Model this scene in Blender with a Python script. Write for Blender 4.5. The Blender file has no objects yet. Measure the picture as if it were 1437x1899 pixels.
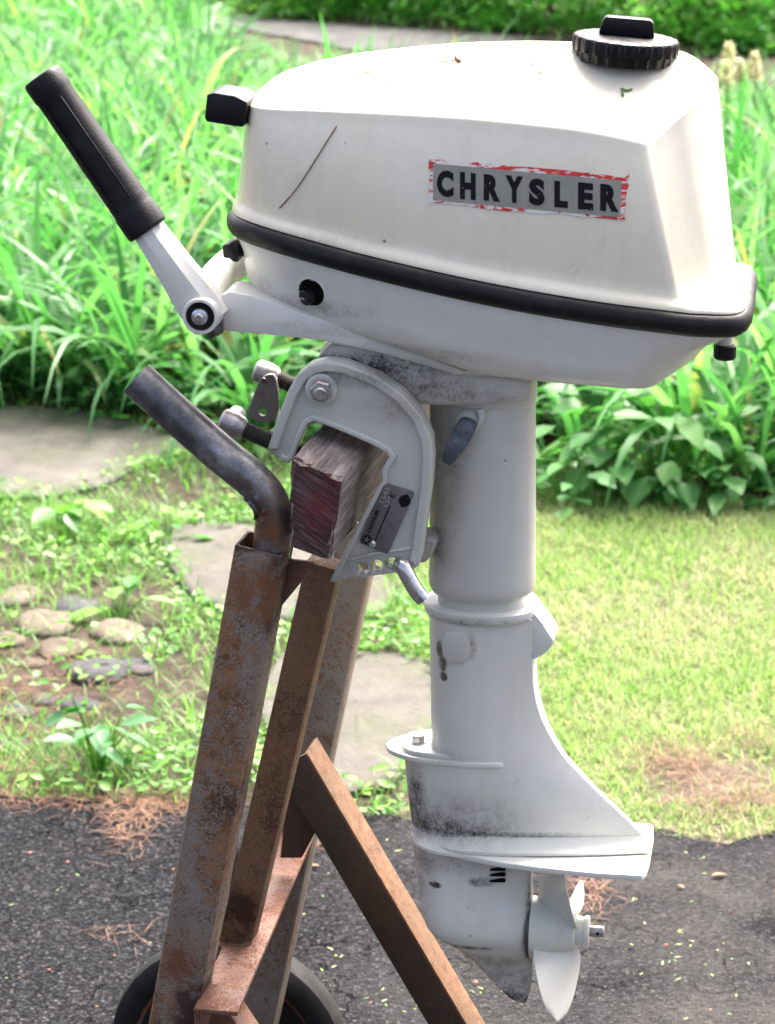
import bpy, bmesh, math, random
import numpy as np
from mathutils import Vector, Matrix
from mathutils.bvhtree import BVHTree

random.seed(7)
rng = np.random.default_rng(11)
scene = bpy.context.scene
col = scene.collection
R = math.radians

# ------------------------------------------------------------------ camera
CAM_H, PITCH, FPX = 1.845, R(17.0), 5000.0        # metres, down tilt, focal length in photo pixels
PW, PH = 1437.0, 1899.0
cam = bpy.data.cameras.new('camera')
camo = bpy.data.objects.new('camera', cam)
col.objects.link(camo)
camo.location = (0, 0, CAM_H)
camo.rotation_euler = (R(90) - PITCH, 0, 0)
cam.sensor_fit = 'VERTICAL'
cam.sensor_height = 24.0
cam.lens = FPX / PH * 24.0
cam.clip_start, cam.clip_end = 0.05, 500
cam.dof.use_dof = True
cam.dof.focus_distance = 2.83
cam.dof.aperture_fstop = 8.0
scene.camera = camo

# ------------------------------------------------------------------ sky, sun, exposure
SUN_EL, SUN_AZ = R(58), R(28)                    # azimuth from +Y (away from camera) towards +X
world = bpy.data.worlds.new('World')
scene.world = world
world.use_nodes = True
wn = world.node_tree
bg = wn.nodes['Background']
sky = wn.nodes.new('ShaderNodeTexSky')
sky.sky_type = 'NISHITA'
sky.sun_disc = False
sky.sun_elevation = SUN_EL
sky.sun_rotation = SUN_AZ
sky.air_density = 0.32
sky.dust_density = 8.0
sky.ozone_density = 0.0
wn.links.new(sky.outputs[0], bg.inputs[0])
bg.inputs[1].default_value = 0.145
sunl = bpy.data.lights.new('sun', 'SUN')
sunl.energy = 1.4
sunl.angle = R(24)
sunl.color = (1.0, 0.985, 0.96)
suno = bpy.data.objects.new('sun', sunl)
col.objects.link(suno)
sd = Vector((math.sin(SUN_AZ) * math.cos(SUN_EL), math.cos(SUN_AZ) * math.cos(SUN_EL), math.sin(SUN_EL)))
suno.rotation_euler = sd.to_track_quat('Z', 'Y').to_euler()
suno.location = (3, 6, 8)
vs = scene.view_settings
vs.view_transform = 'Standard'
vs.look = 'None'
vs.exposure = 2.5
vs.gamma = 1.0
vs.use_curve_mapping = False
scene.cycles.max_bounces = 8
scene.cycles.use_denoising = True

# ------------------------------------------------------------------ measuring: photo pixel -> place
FWD = Vector((0, math.cos(PITCH), -math.sin(PITCH)))
UPV = Vector((0, math.sin(PITCH), math.cos(PITCH)))
CAMP = Vector((0, 0, CAM_H))
def ray(px, py):
    return FWD + Vector((1, 0, 0)) * ((px - PW / 2) / FPX) + UPV * ((PH / 2 - py) / FPX)
LIFT = 0.195                      # the motor frame's zero level stands this far above the ground
ORG = Vector((0.101, 2.72, LIFT))
def frame(yaw):
    return Matrix.Translation(ORG) @ Matrix.Rotation(yaw, 4, 'Z')
FM, FS = frame(R(-9)), frame(R(-12))
FMI, FSI = FM.inverted(), FS.inverted()
def on_y(px, py, yl, inv):
    o = inv @ CAMP
    d = inv.to_3x3() @ ray(px, py)
    t = (yl - o.y) / d.y
    return o + d * t
def L(px, py, yl=0.0):            # motor frame, point on the plane y = yl
    return on_y(px, py, yl, FMI)
def S(px, py, yl=0.0):            # stand frame
    return on_y(px, py, yl, FSI)
def Lz(px, py, z):                # motor frame, point on the level z
    o = FMI @ CAMP
    d = FMI.to_3x3() @ ray(px, py)
    return o + d * ((z - o.z) / d.z)
def G(px, py, z=0.0):             # world, point on the level z
    d = ray(px, py)
    return CAMP + d * ((z - CAM_H) / d.z)
PX = 2.87 / FPX                   # one photo pixel at the motor, in metres

# ------------------------------------------------------------------ material helper
class MT:
    def __init__(s, name):
        s.m = bpy.data.materials.new(name)
        s.m.use_nodes = True
        s.t = s.m.node_tree
        s.t.nodes.clear()
        s.out = s.t.nodes.new('ShaderNodeOutputMaterial')
        s._o = None
    def n(s, typ, ins=None, **props):
        nd = s.t.nodes.new('ShaderNode' + typ)
        for k, v in props.items():
            setattr(nd, k, v)
        for k, v in (ins or {}).items():
            so = nd.inputs[k]
            if isinstance(v, bpy.types.NodeSocket):
                s.t.links.new(v, so)
            else:
                so.default_value = v
        return nd
    def obj(s):
        if s._o is None:
            s._o = s.n('TexCoord').outputs['Object']
        return s._o
    def scaled(s, sc, vec=None):
        return s.n('Mapping', {'Vector': vec or s.obj(), 'Scale': sc}).outputs[0]
    def noise(s, scale, detail=4, rough=0.55, vec=None, dist=0.0):
        return s.n('TexNoise', {'Vector': vec or s.obj(), 'Scale': scale, 'Detail': detail, 'Roughness': rough, 'Distortion': dist}).outputs['Fac']
    def voro(s, scale, vec=None, feature='F1', out='Distance', rnd=1.0):
        return s.n('TexVoronoi', {'Vector': vec or s.obj(), 'Scale': scale, 'Randomness': rnd}, feature=feature).outputs[out]
    def mr(s, v, a, b, c=0.0, d=1.0, smooth=False):
        return s.n('MapRange', {'Value': v, 'From Min': a, 'From Max': b, 'To Min': c, 'To Max': d},
                   interpolation_type='SMOOTHSTEP' if smooth else 'LINEAR').outputs[0]
    def ma(s, op, a, b=0.0):
        nd = s.t.nodes.new('ShaderNodeMath')
        nd.operation = op
        for i, v in enumerate((a, b)):
            if isinstance(v, bpy.types.NodeSocket):
                s.t.links.new(v, nd.inputs[i])
            else:
                nd.inputs[i].default_value = v
        return nd.outputs[0]
    def mix(s, f, a, b, blend='MIX'):
        nd = s.t.nodes.new('ShaderNodeMix')
        nd.data_type = 'RGBA'
        nd.blend_type = blend
        for i, v in ((0, f), (6, a), (7, b)):
            if isinstance(v, bpy.types.NodeSocket):
                s.t.links.new(v, nd.inputs[i])
            else:
                nd.inputs[i].default_value = v if i == 0 else (tuple(v) + (1,))[:4]
        return nd.outputs[2]
    def ramp(s, f, stops, interp='LINEAR'):
        nd = s.n('ValToRGB', {'Fac': f})
        cr = nd.color_ramp
        cr.interpolation = interp
        while len(cr.elements) < len(stops):
            cr.elements.new(0.5)
        for e, (p, c) in zip(cr.elements, stops):
            e.position = p
            e.color = tuple(c) + (1,)
        return nd.outputs[0]
    def bump(s, h, strength=0.3, dist=0.002, normal=None):
        ins = {'Height': h, 'Strength': strength, 'Distance': dist}
        if normal is not None:
            ins['Normal'] = normal
        return s.n('Bump', ins).outputs[0]
    def spot(s, c, r):           # 1 at the centre of an ellipsoid, 0 at its rim
        v = s.n('VectorMath', {0: s.obj(), 1: tuple(c)}, operation='SUBTRACT').outputs[0]
        v = s.n('VectorMath', {0: v, 1: tuple(1 / k for k in r)}, operation='MULTIPLY').outputs[0]
        d = s.n('VectorMath', {0: v}, operation='LENGTH').outputs['Value']
        return s.mr(d, 1.0, 0.25, 0, 1, True)
    def pbr(s, color, rough=0.5, metal=0.0, normal=None, spec=0.5, coat=0.0):
        c = color if isinstance(color, bpy.types.NodeSocket) else (tuple(color) + (1,))[:4]
        ins = {'Base Color': c, 'Roughness': rough, 'Metallic': metal, 'Specular IOR Level': spec, 'Coat Weight': coat}
        if normal is not None:
            ins['Normal'] = normal
        p = s.n('BsdfPrincipled', ins)
        s.t.links.new(p.outputs[0], s.out.inputs[0])
        return s.m

# ------------------------------------------------------------------ materials: motor
def paint(name, base, stains=(), speck=0.5, grime=0.35, rough=0.38, coat=0.15):
    k = MT(name)
    b = np.array(base)
    c = k.mix(k.mr(k.noise(7, 6, 0.6), 0.35, 0.7), tuple(b), tuple(b * (0.93, 0.905, 0.84)))
    c = k.mix(k.mr(k.noise(60, 4, 0.7), 0.45, 0.8, 0, 0.5), c, tuple(b * (0.86, 0.85, 0.81)))
    run = k.noise(1.0, 5, 0.65, k.scaled((70, 70, 5)))
    c = k.mix(k.mr(run, 0.5, 0.78, 0, 0.32), c, tuple(b * (0.78, 0.745, 0.66)))
    c = k.mix(k.mr(k.noise(14, 8, 0.72), 0.60, 0.80, 0, grime), c, (0.22, 0.20, 0.17))
    rot = k.n('Mapping', {'Vector': k.obj(), 'Rotation': (0.2, 0.7, 0.1)}).outputs[0]
    scr = k.noise(1.0, 3, 0.5, k.scaled((12, 260, 260), rot))
    c = k.mix(k.ma('MULTIPLY', k.mr(scr, 0.70, 0.73), k.mr(k.noise(11, 3), 0.52, 0.6, 0, 0.5)), c, (0.28, 0.26, 0.22))
    chip = k.ma('MULTIPLY', k.mr(k.noise(95, 5, 0.6), 0.70, 0.725), k.mr(k.noise(13, 3), 0.5, 0.6))
    c = k.mix(k.ma('MULTIPLY', chip, speck), c, (0.09, 0.075, 0.06))
    sp = k.ma('MULTIPLY', k.mr(k.voro(38), 0.085, 0.05), k.mr(k.noise(19, 2), 0.56, 0.60))
    c = k.mix(k.ma('MULTIPLY', sp, speck), c, (0.07, 0.055, 0.045))
    fine = k.mr(k.noise(260, 3, 0.8), 0.33, 0.62)
    for ctr, rad, amt, colr in stains:
        f = k.ma('MULTIPLY', k.spot(ctr, rad), amt)
        f = k.ma('MULTIPLY', f, k.mr(k.noise(55, 8, 0.8), 0.3, 0.66))
        f = k.ma('MULTIPLY', f, k.ma('ADD', k.ma('MULTIPLY', fine, 0.6), 0.4))
        c = k.mix(k.ma('MINIMUM', f, 0.97), c, colr)
    bm_ = k.bump(k.noise(210, 3), 0.06, 0.001)
    return k.pbr(c, k.mr(k.noise(20, 4), 0.3, 0.7, rough - 0.06, rough + 0.14), 0, bm_, 0.5, coat)

def rubber(name, base=(0.006, 0.006, 0.0065), rough=0.42, scale=500, bs=0.25, spec=0.3):
    k = MT(name)
    c = k.mix(k.mr(k.noise(30, 6, 0.7), 0.5, 0.8), base, tuple(b * 3 + .004 for b in base))
    return k.pbr(c, k.mr(k.noise(40, 4), 0.3, 0.7, rough - 0.08, rough + 0.15), 0, k.bump(k.voro(scale), bs, 0.0006), spec)

def metal(name, base, rough=0.35, met=0.9, wear=(0.12, 0.09, 0.07)):
    k = MT(name)
    c = k.mix(k.mr(k.noise(90, 6, 0.7), 0.5, 0.75, 0, 0.8), base, wear)
    return k.pbr(c, k.mr(k.noise(70, 5), 0.3, 0.7, rough, rough + 0.25), met, k.bump(k.noise(300, 3), 0.12, 0.0006))

GREY_GRIME, SOOT = (0.13, 0.115, 0.095), (0.025, 0.022, 0.02)
def c_(px, py, y): return tuple(L(px, py, y))
M_COWL = paint('cream_white_cowl_paint', (0.82, 0.795, 0.64), [
    (c_(520, 330, -.08), (.09, .1, .10), 0.25, (0.45, 0.42, 0.37)),
    (c_(590, 445, -.1), (.10, .1, .012), 0.35, GREY_GRIME)], speck=0.75, grime=0.10, rough=0.30, coat=0.25)
M_LOWCOWL = paint('white_lower_cowl_paint', (0.70, 0.715, 0.655), [
    (c_(560, 575, -.1), (.10, .1, .014), 0.9, GREY_GRIME), (c_(760, 655, -.1), (.12, .1, .012), 0.7, GREY_GRIME),
    (c_(460, 520, -.04), (.05, .1, .02), 0.6, GREY_GRIME)], grime=0.15)
M_ARM = paint('white_arm_paint', (0.71, 0.72, 0.665), [
    (c_(600, 605, -.07), (.09, .1, .015), 0.45, GREY_GRIME), (c_(800, 660, -.07), (.08, .1, .02), 0.9, SOOT)], grime=0.2)
M_SWIVEL = paint('grey_white_swivel_paint', (0.57, 0.585, 0.535), [
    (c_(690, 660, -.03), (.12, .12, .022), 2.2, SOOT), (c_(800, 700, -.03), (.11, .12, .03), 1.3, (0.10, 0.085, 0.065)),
    (c_(830, 860, -.04), (.035, .1, .11), 0.8, GREY_GRIME), (c_(800, 1010, -.03), (.03, .1, .06), 1.0, GREY_GRIME),
    (c_(900, 725, -.04), (.08, .1, .012), 0.7, GREY_GRIME)], grime=0.4)
M_CLAMP = paint('grey_green_clamp_paint', (0.52, 0.54, 0.495), [
    (c_(640, 1060, -.1), (.05, .1, .04), 0.8, (0.10, 0.085, 0.08)), (c_(735, 760, -.1), (.07, .1, .025), 0.6, (0.2, 0.16, 0.12)),
    (c_(660, 700, -.1), (.07, .1, .015), 0.9, SOOT)], grime=0.4)
M_LEG = paint('white_leg_paint', (0.67, 0.69, 0.635), [
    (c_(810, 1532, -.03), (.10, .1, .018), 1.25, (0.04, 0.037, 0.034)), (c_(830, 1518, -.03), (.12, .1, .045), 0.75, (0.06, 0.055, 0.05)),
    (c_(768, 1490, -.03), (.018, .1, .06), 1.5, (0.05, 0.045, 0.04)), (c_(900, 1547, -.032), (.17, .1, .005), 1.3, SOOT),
    (c_(815, 1206, -.04), (.006, .1, .014), 3.0, (0.12, 0.10, 0.075)), (c_(820, 1232, -.04), (.007, .1, .012), 3.0, (0.10, 0.08, 0.06)), (c_(822, 1255, -.04), (.006, .1, .007), 3.0, (0.08, 0.07, 0.05)), (c_(875, 1195, -.04), (.008, .1, .02), 1.2, (0.2, 0.18, 0.15)), (c_(890, 1150, -.04), (.08, .1, .008), 1.0, (0.10, 0.085, 0.07)),
    (c_(800, 1395, -.03), (.06, .1, .012), 0.5, GREY_GRIME)], grime=0.25)
M_GEAR = paint('white_gearcase_paint', (0.64, 0.66, 0.61), [
    (c_(930, 1825, 0), (.09, .1, .045), 1.4, (0.20, 0.19, 0.165)), (c_(948, 1852, 0), (.05, .1, .016), 1.6, (0.03, 0.03, 0.027)),
    (c_(900, 1775, -.01), (.09, .1, .016), 1.0, (0.16, 0.15, 0.13)), (c_(806, 1640, -.03), (.010, .1, .005), 3, SOOT), (c_(895, 1635, -.03), (.022, .1, .008), 1.6, SOOT), (c_(865, 1753, -.03), (.05, .1, .005), 1.4, SOOT), (c_(780, 1600, 0), (.03, .1, .10), 1.0, GREY_GRIME),
    (c_(985, 1700, 0), (.008, .1, .08), 1.4, SOOT), (c_(870, 1600, -.03), (.12, .1, .02), 0.7, GREY_GRIME)], grime=0.35)
M_PROP = paint('white_propeller_paint', (0.64, 0.66, 0.60), [
    (c_(1020, 1655, -.03), (.04, .05, .04), 2.2, (0.16, 0.145, 0.12)), (c_(990, 1720, 0), (.008, .1, .06), 1.5, SOOT)], grime=0.3, rough=0.34)
M_RUBBER = rubber('black_rubber')
M_GRIP = rubber('black_grip_vinyl', (0.0055, 0.0057, 0.0065), 0.4, 700, 0.5)
M_PLASTIC = rubber('black_plastic', (0.0035, 0.0038, 0.0048), 0.34, 900, 0.08)
M_DARKHOLE = rubber('recess_shade_black', (0.002, 0.002, 0.002), 0.7, 500, .1, .1)
M_STEEL = metal('dull_zinc_steel', (0.42, 0.41, 0.40), 0.32)
M_BRIGHT = metal('bright_chrome', (0.62, 0.62, 0.63), 0.16)
M_DARKSTEEL = metal('dark_grimy_steel', (0.10, 0.095, 0.09), 0.45, 0.75)
M_TAB = metal('brown_grey_steel_tab', (0.20, 0.185, 0.17), 0.5, 0.6)
M_LEVER = rubber('slate_grey_plastic', (0.075, 0.085, 0.10), 0.5, 700, 0.1)
M_TAG = metal('dull_metal_tag', (0.16, 0.148, 0.148), 0.5, 0.3, (0.09, 0.078, 0.075))
def ink_mat():
    k = MT('worn_black_ink')
    v = k.n('Mapping', {'Vector': k.obj(), 'Rotation': (0, 0.4, 0)}).outputs[0]
    w = k.mr(k.noise(1.0, 4, 0.6, k.scaled((60, 60, 420), v)), 0.66, 0.70, 0, 0.75)
    w2 = k.mr(k.noise(150, 5, 0.7), 0.66, 0.72, 0, 0.8)
    c = k.mix(k.ma('MAXIMUM', w, w2), (0.005, 0.0055, 0.008), (0.30, 0.30, 0.26))
    return k.pbr(c, 0.5, 0, None, .2)
M_INK = ink_mat()
M_STAMP = metal('bright_stamped_figures', (0.34, 0.33, 0.32), 0.45, 0.3)

def decal_mats():
    k = MT('grey_foil_decal')
    c = k.mix(k.mr(k.noise(40, 4), 0.4, 0.7), (0.30, 0.305, 0.245), (0.25, 0.255, 0.21))
    x = k.n('SeparateXYZ', {0: k.obj()}).outputs[0]
    band = k.mr(k.ma('PINGPONG', k.ma('MULTIPLY', x, 39.5), 0.5), 0.0, 0.035)
    c = k.mix(k.mr(band, 0, 1, 0.35, 0), c, (0.38, 0.40, 0.40))
    m1 = k.pbr(c, 0.4, 0.1)
    k = MT('peeling_red_decal_border')
    v = k.scaled((55, 55, 210))
    n = k.noise(1.0, 6, 0.7, v, 0.8)
    w = k.noise(17, 3)
    f = k.mr(k.ma('ADD', n, k.ma('MULTIPLY', w, 0.55)), 0.765, 0.80)
    c = k.mix(f, (0.78, 0.74, 0.68), (0.62, 0.035, 0.025))
    c = k.mix(k.mr(k.noise(1.3, 5, 0.7, v), 0.62, 0.68), c, (0.10, 0.06, 0.05))
    m2 = k.pbr(c, 0.55)
    return m1, m2
M_DECAL, M_RED = decal_mats()

# ------------------------------------------------------------------ materials: stand
def rusty(name, paint_c, thr=0.5, brown=(0.20, 0.085, 0.03), dark=(0.045, 0.022, 0.014), spots=()):
    k = MT(name)
    big = k.noise(9, 5, 0.65, k.scaled((2.2, 1, .45)))
    fine = k.noise(300, 4, 0.8)
    med = k.noise(75, 6, 0.78)
    f = k.ma('ADD', k.ma('ADD', k.ma('MULTIPLY', big, 0.30), k.ma('MULTIPLY', fine, 0.45)), k.ma('MULTIPLY', med, 0.35))
    rustf = k.mr(f, thr, thr + 0.07)
    rc = k.ramp(k.noise(60, 7, 0.75), [(0.3, dark), (0.46, brown), (0.62, tuple(min(1, b * 1.6) for b in brown)), (0.75, tuple(min(1, b * 2.4) for b in brown))])
    rc = k.mix(k.mr(k.noise(7, 5, 0.65), 0.55, 0.66, 0, 0.85), rc, dark)
    pc = k.mix(k.mr(k.noise(30, 5), 0.4, 0.7), paint_c, tuple(p * 0.75 for p in paint_c))
    pc = k.mix(k.mr(k.noise(14, 6, 0.7), 0.4, 0.65, 0, 0.45), pc, tuple(min(1, b * 1.5) for b in brown))
    c = k.mix(rustf, pc, rc)
    for ctr, rad, amt, colr in spots:
        f2 = k.ma('MULTIPLY', k.ma('MULTIPLY', k.spot(ctr, rad), amt), k.mr(k.noise(48, 7, 0.75), 0.34, 0.58))
        c = k.mix(k.ma('MINIMUM', f2, 0.95), c, colr)
    hgt = k.ma('ADD', k.ma('MULTIPLY', fine, 0.6), k.ma('MULTIPLY', rustf, 0.5))
    return k.pbr(c, k.mr(rustf, 0, 1, 0.5, 0.9), 0, k.bump(hgt, 0.45, 0.0012), 0.25)
M_RUSTGREY = rusty('rust_over_grey_paint', (0.172, 0.165, 0.150), 0.522, (0.130, 0.068, 0.030), (0.035, 0.02, 0.013), [
    (tuple(S(520, 1120, -.19)), (.028, .08, .07), 2.2, (0.032, 0.016, 0.012)), (tuple(S(480, 1100, -.19)), (.04, .08, .05), 1.4, (0.13, 0.06, 0.025)),
    (tuple(S(360, 1880, -.19)), (.03, .08, .06), 2.0, (0.035, 0.018, 0.012)), (tuple(S(335, 1790, -.19)), (.025, .08, .03), 1.6, (0.12, 0.05, 0.025)), (tuple(S(480, 1012, -.19)), (.06, .08, .010), 2.0, (0.05, 0.025, 0.015))])
M_RUSTGREY2 = rusty('grey_paint_some_rust', (0.14, 0.133, 0.118), 0.55, (0.095, 0.05, 0.025), (0.03, 0.018, 0.012))
M_BROWN = rusty('brown_rusted_steel', (0.15, 0.10, 0.06), 0.53, (0.12, 0.068, 0.036), (0.06, 0.034, 0.02), [
    (tuple(S(448, 1700, -.05)), (.035, .06, .055), 1.25, (0.028, 0.014, 0.010))])
M_REDRUST = rusty('red_rusted_steel', (0.15, 0.09, 0.07), 0.53, (0.125, 0.05, 0.026), (0.04, 0.018, 0.013))
M_DARKRUST = rusty('dark_brown_steel', (0.12, 0.075, 0.045), 0.50, (0.125, 0.066, 0.036), (0.055, 0.03, 0.018))

M_SHADERUST = rusty('greasy_shade_dark_steel', (0.035, 0.028, 0.022), 0.56, (0.055, 0.03, 0.018), (0.022, 0.015, 0.012))  # grease and the shade on the brace web, both put into the colour

def pipe_mat():
    k = MT('worn_galvanised_pipe')
    c = k.ramp(k.noise(16, 7, 0.7), [(0.34, (0.05, 0.052, 0.056)), (0.50, (0.13, 0.133, 0.138)), (0.66, (0.34, 0.34, 0.335))])
    z = k.n('SeparateXYZ', {0: k.obj()}).outputs[2]
    low = k.mr(z, S(500, 860, -.16).z, S(500, 950, -.16).z, 0, 0.9)
    c = k.mix(k.ma('MULTIPLY', low, k.mr(k.noise(40, 6, 0.7), 0.42, 0.6)), c, (0.24, 0.11, 0.045))
    return k.pbr(c, k.mr(k.noise(60, 4), 0.3, 0.7, 0.28, 0.5), 0.7, k.bump(k.noise(150, 5), 0.2, 0.001))
M_PIPE = pipe_mat()

def wood_mats():
    k = MT('weathered_grey_wood')
    v = k.scaled((1, 0.09, 1))
    n = k.noise(150, 6, 0.7, v)
    c = k.ramp(n, [(0.3, (0.07, 0.055, 0.05)), (0.5, (0.21, 0.175, 0.155)), (0.7, (0.40, 0.36, 0.33))])
    c = k.mix(k.mr(k.noise(18, 4), 0.5, 0.7, 0, 0.55), c, (0.10, 0.07, 0.065))
    m1 = k.pbr(c, 0.9, 0, k.bump(n, 0.9, 0.003))
    k = MT('dark_red_wood_end_grain')
    v = k.n('Mapping', {'Vector': k.obj(), 'Rotation': (0, R(-32), 0)}).outputs[0]
    v = k.scaled((0.07, 1, 1), v)
    w = k.noise(420, 4, 0.6, v, 0.2)
    c = k.ramp(w, [(0.32, (0.020, 0.011, 0.010)), (0.52, (0.070, 0.034, 0.030)), (0.70, (0.16, 0.095, 0.082))])
    red = k.ma('MULTIPLY', k.spot(S(605, 925, -.195), (.040, .05, .055)), k.mr(k.noise(35, 6, 0.7), 0.38, 0.62))
    c = k.mix(k.ma('MULTIPLY', red, 0.75), c, (0.17, 0.012, 0.022))
    c = k.mix(k.mr(k.noise(25, 5), 0.55, 0.75, 0, 0.6), c, (0.12, 0.10, 0.09))
    m2 = k.pbr(c, 0.85, 0, k.bump(w, 0.8, 0.002))
    return m1, m2
M_WOOD, M_WOODEND = wood_mats()
M_TYRE = rubber('black_tyre_rubber', (0.006, 0.006, 0.006), 0.7, 260, 0.35)

# ------------------------------------------------------------------ materials: ground and plants
def asphalt_mat(name, dusty):
    k = MT(name)
    v = k.voro(190, out='Color')
    d = k.voro(190)
    g = k.n('SeparateColor', {0: v}).outputs[0]
    c = k.ramp(g, [(0.0, (0.011, 0.0117, 0.0135)), (0.5, (0.0225, 0.0238, 0.027)), (0.9, (0.042, 0.0435, 0.047)), (1.0, (0.082, 0.082, 0.084))])
    gap = k.mr(d, 0.38, 0.75)
    c = k.mix(k.ma('MULTIPLY', gap, 0.85), c, (0.007, 0.007, 0.0075))
    x = k.n('SeparateXYZ', {0: k.obj()}).outputs[0]
    dust = k.ma('MULTIPLY', k.mr(x, -0.25, 0.45, 0.05, dusty), k.mr(k.noise(2.6, 5, 0.6), 0.32, 0.6))
    c = k.mix(k.ma('MULTIPLY', dust, k.mr(k.noise(90, 4, 0.7), 0.35, 0.6, 0.35, 1)), c, (0.070, 0.068, 0.064))
    c = k.mix(k.mr(k.noise(7, 5, 0.7), 0.62, 0.76, 0, 0.5), c, (0.05, 0.044, 0.036))
    wv = k.n('VectorMath', {0: k.obj(), 1: k.n('TexNoise', {'Vector': k.obj(), 'Scale': 5.0, 'Detail': 5.0}).outputs['Color']}, operation='ADD').outputs[0]
    crack = k.mr(k.n('TexVoronoi', {'Vector': wv, 'Scale': 1.3}, feature='DISTANCE_TO_EDGE').outputs[0], 0.006, 0.002)
    c = k.mix(k.ma('MULTIPLY', crack, 0.6), c, (0.004, 0.004, 0.004))
    h = k.ma('SUBTRACT', k.ma('MULTIPLY', k.noise(38, 4), 0.5), k.ma('ADD', k.ma('MULTIPLY', d, 1.0), k.ma('MULTIPLY', crack, 1.5)))
    return k.pbr(c, k.mr(g, 0, 1, 0.8, 0.95), 0, k.bump(h, 0.75, 0.005), 0.0)
M_ASPHALT = asphalt_mat('worn_asphalt', 0.85)

def soil_mat(name, a, b, c2, sc=14):
    k = MT(name)
    n = k.noise(sc, 8, 0.72)
    c = k.ramp(n, [(0.3, a), (0.5, b), (0.7, c2)])
    c = k.mix(k.mr(k.voro(60, out='Distance'), 0.3, 0.1, 0, 0.35), c, tuple(q * 1.5 for q in c2))
    return k.pbr(c, 0.95, 0, k.bump(k.noise(60, 6, 0.75), 0.8, 0.012), 0.2)
M_SOIL = soil_mat('bare_soil', (0.022, 0.016, 0.012), (0.055, 0.042, 0.032), (0.11, 0.088, 0.066))
M_ROADFAR = soil_mat('worn_grey_road', (0.05, 0.05, 0.055), (0.09, 0.088, 0.09), (0.15, 0.145, 0.14), 6)
M_MULCH = soil_mat('dark_bed_mulch', (0.018, 0.011, 0.008), (0.05, 0.030, 0.020), (0.11, 0.065, 0.04), 22)
M_THATCH = soil_mat('straw_thatch', (0.045, 0.038, 0.026), (0.105, 0.090, 0.062), (0.20, 0.175, 0.125), 26)

def stone_mat(name, a, b, moss=0.0):
    k = MT(name)
    rnd = k.n('ObjectInfo').outputs['Random']
    c = k.ramp(k.noise(9, 7, 0.65), [(0.32, a), (0.66, b)])
    c = k.mix(k.mr(k.noise(70, 5, 0.7), 0.45, 0.8, 0, 0.5), c, tuple(q * 0.55 for q in a))
    c = k.mix(k.ma('MULTIPLY', k.mr(k.noise(5, 5), 0.5, 0.7), moss), c, (0.10, 0.12, 0.05))
    c = k.mix(k.mr(rnd, 0, 1, 0, 0.5), c, tuple(q * 0.6 for q in a))
    return k.pbr(c, 0.8, 0, k.bump(k.noise(28, 9, 0.75), 0.9, 0.012), 0.15)
M_FLAG = stone_mat('grey_flagstone', (0.105, 0.099, 0.087), (0.19, 0.18, 0.16), 0.6)
M_COBBLE = stone_mat('tan_river_stone', (0.125, 0.104, 0.08), (0.205, 0.175, 0.138))
M_COBBLED = stone_mat('slate_river_stone', (0.06, 0.063, 0.067), (0.12, 0.12, 0.122))

def leafm(name, stops, transl=0.4, rough=0.45, patch=None, tcol=(1.05, 1.4, 0.62)):
    k = MT(name)
    rnd = k.n('NewGeometry').outputs['Random Per Island']
    c = k.ramp(rnd, stops)
    if patch:
        c = k.mix(k.ma('MULTIPLY', k.mr(k.noise(patch[1], 4, 0.6), patch[2], patch[3]), k.mr(rnd, 0.0, 0.9, patch[4], 1.0)), c, patch[0])
    p = k.n('BsdfPrincipled', {'Base Color': c, 'Roughness': rough, 'Specular IOR Level': 0.32})
    tc = k.mix(1.0, c, tcol, 'MULTIPLY')
    t = k.n('BsdfTranslucent', {'Color': tc})
    mx = k.n('MixShader', {0: transl, 1: p.outputs[0], 2: t.outputs[0]})
    k.t.links.new(mx.outputs[0], k.out.inputs[0])
    return k.m
M_LILY = leafm('daylily_leaf', [(0.0, (0.042, 0.15, 0.047)), (0.3, (0.08, 0.24, 0.08)), (0.65, (0.125, 0.32, 0.115)), (0.92, (0.20, 0.39, 0.165)), (0.97, (0.28, 0.33, 0.12)), (1.0, (0.36, 0.27, 0.12))], 0.45, 0.42, tcol=(1.05, 1.32, .68))
M_GRASS = leafm('lawn_blade', [(0.0, (0.12, 0.27, 0.05)), (0.5, (0.22, 0.37, 0.085)), (0.8, (0.33, 0.43, 0.14)), (1.0, (0.52, 0.48, 0.26))], 0.4, 0.5,
                patch=((0.44, 0.42, 0.25), 2.2, 0.45, 0.62, 0.15), tcol=(1.05, 1.2, .85))
M_WEED = leafm('weed_leaf', [(0.0, (0.07, 0.20, 0.04)), (0.5, (0.13, 0.30, 0.06)), (1.0, (0.24, 0.40, 0.09))], 0.4, 0.42)
M_BROAD = leafm('broad_leaf', [(0.0, (0.075, 0.22, 0.075)), (0.6, (0.13, 0.32, 0.105)), (1.0, (0.22, 0.42, 0.14))], 0.42, 0.42)
M_SHRUB = leafm('shrub_leaf', [(0.0, (0.08, 0.24, 0.06)), (0.5, (0.15, 0.40, 0.09)), (1.0, (0.27, 0.50, 0.12))], 0.6, 0.42)
M_NEEDLE = leafm('dry_pine_needle', [(0.0, (0.07, 0.028, 0.013)), (0.6, (0.15, 0.066, 0.032)), (1.0, (0.24, 0.145, 0.08))], 0.15, 0.6, tcol=(1, 1, 1))
M_CLIP = leafm('cut_grass_bit', [(0.0, (0.14, 0.28, 0.06)), (0.7, (0.30, 0.42, 0.14)), (1.0, (0.5, 0.5, 0.28))], 0.3, 0.5)
M_PETAL = leafm('pale_yellow_petal', [(0.0, (0.62, 0.58, 0.32)), (1.0, (0.75, 0.72, 0.48))], 0.35, 0.6, tcol=(1, 1, 1))
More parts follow.
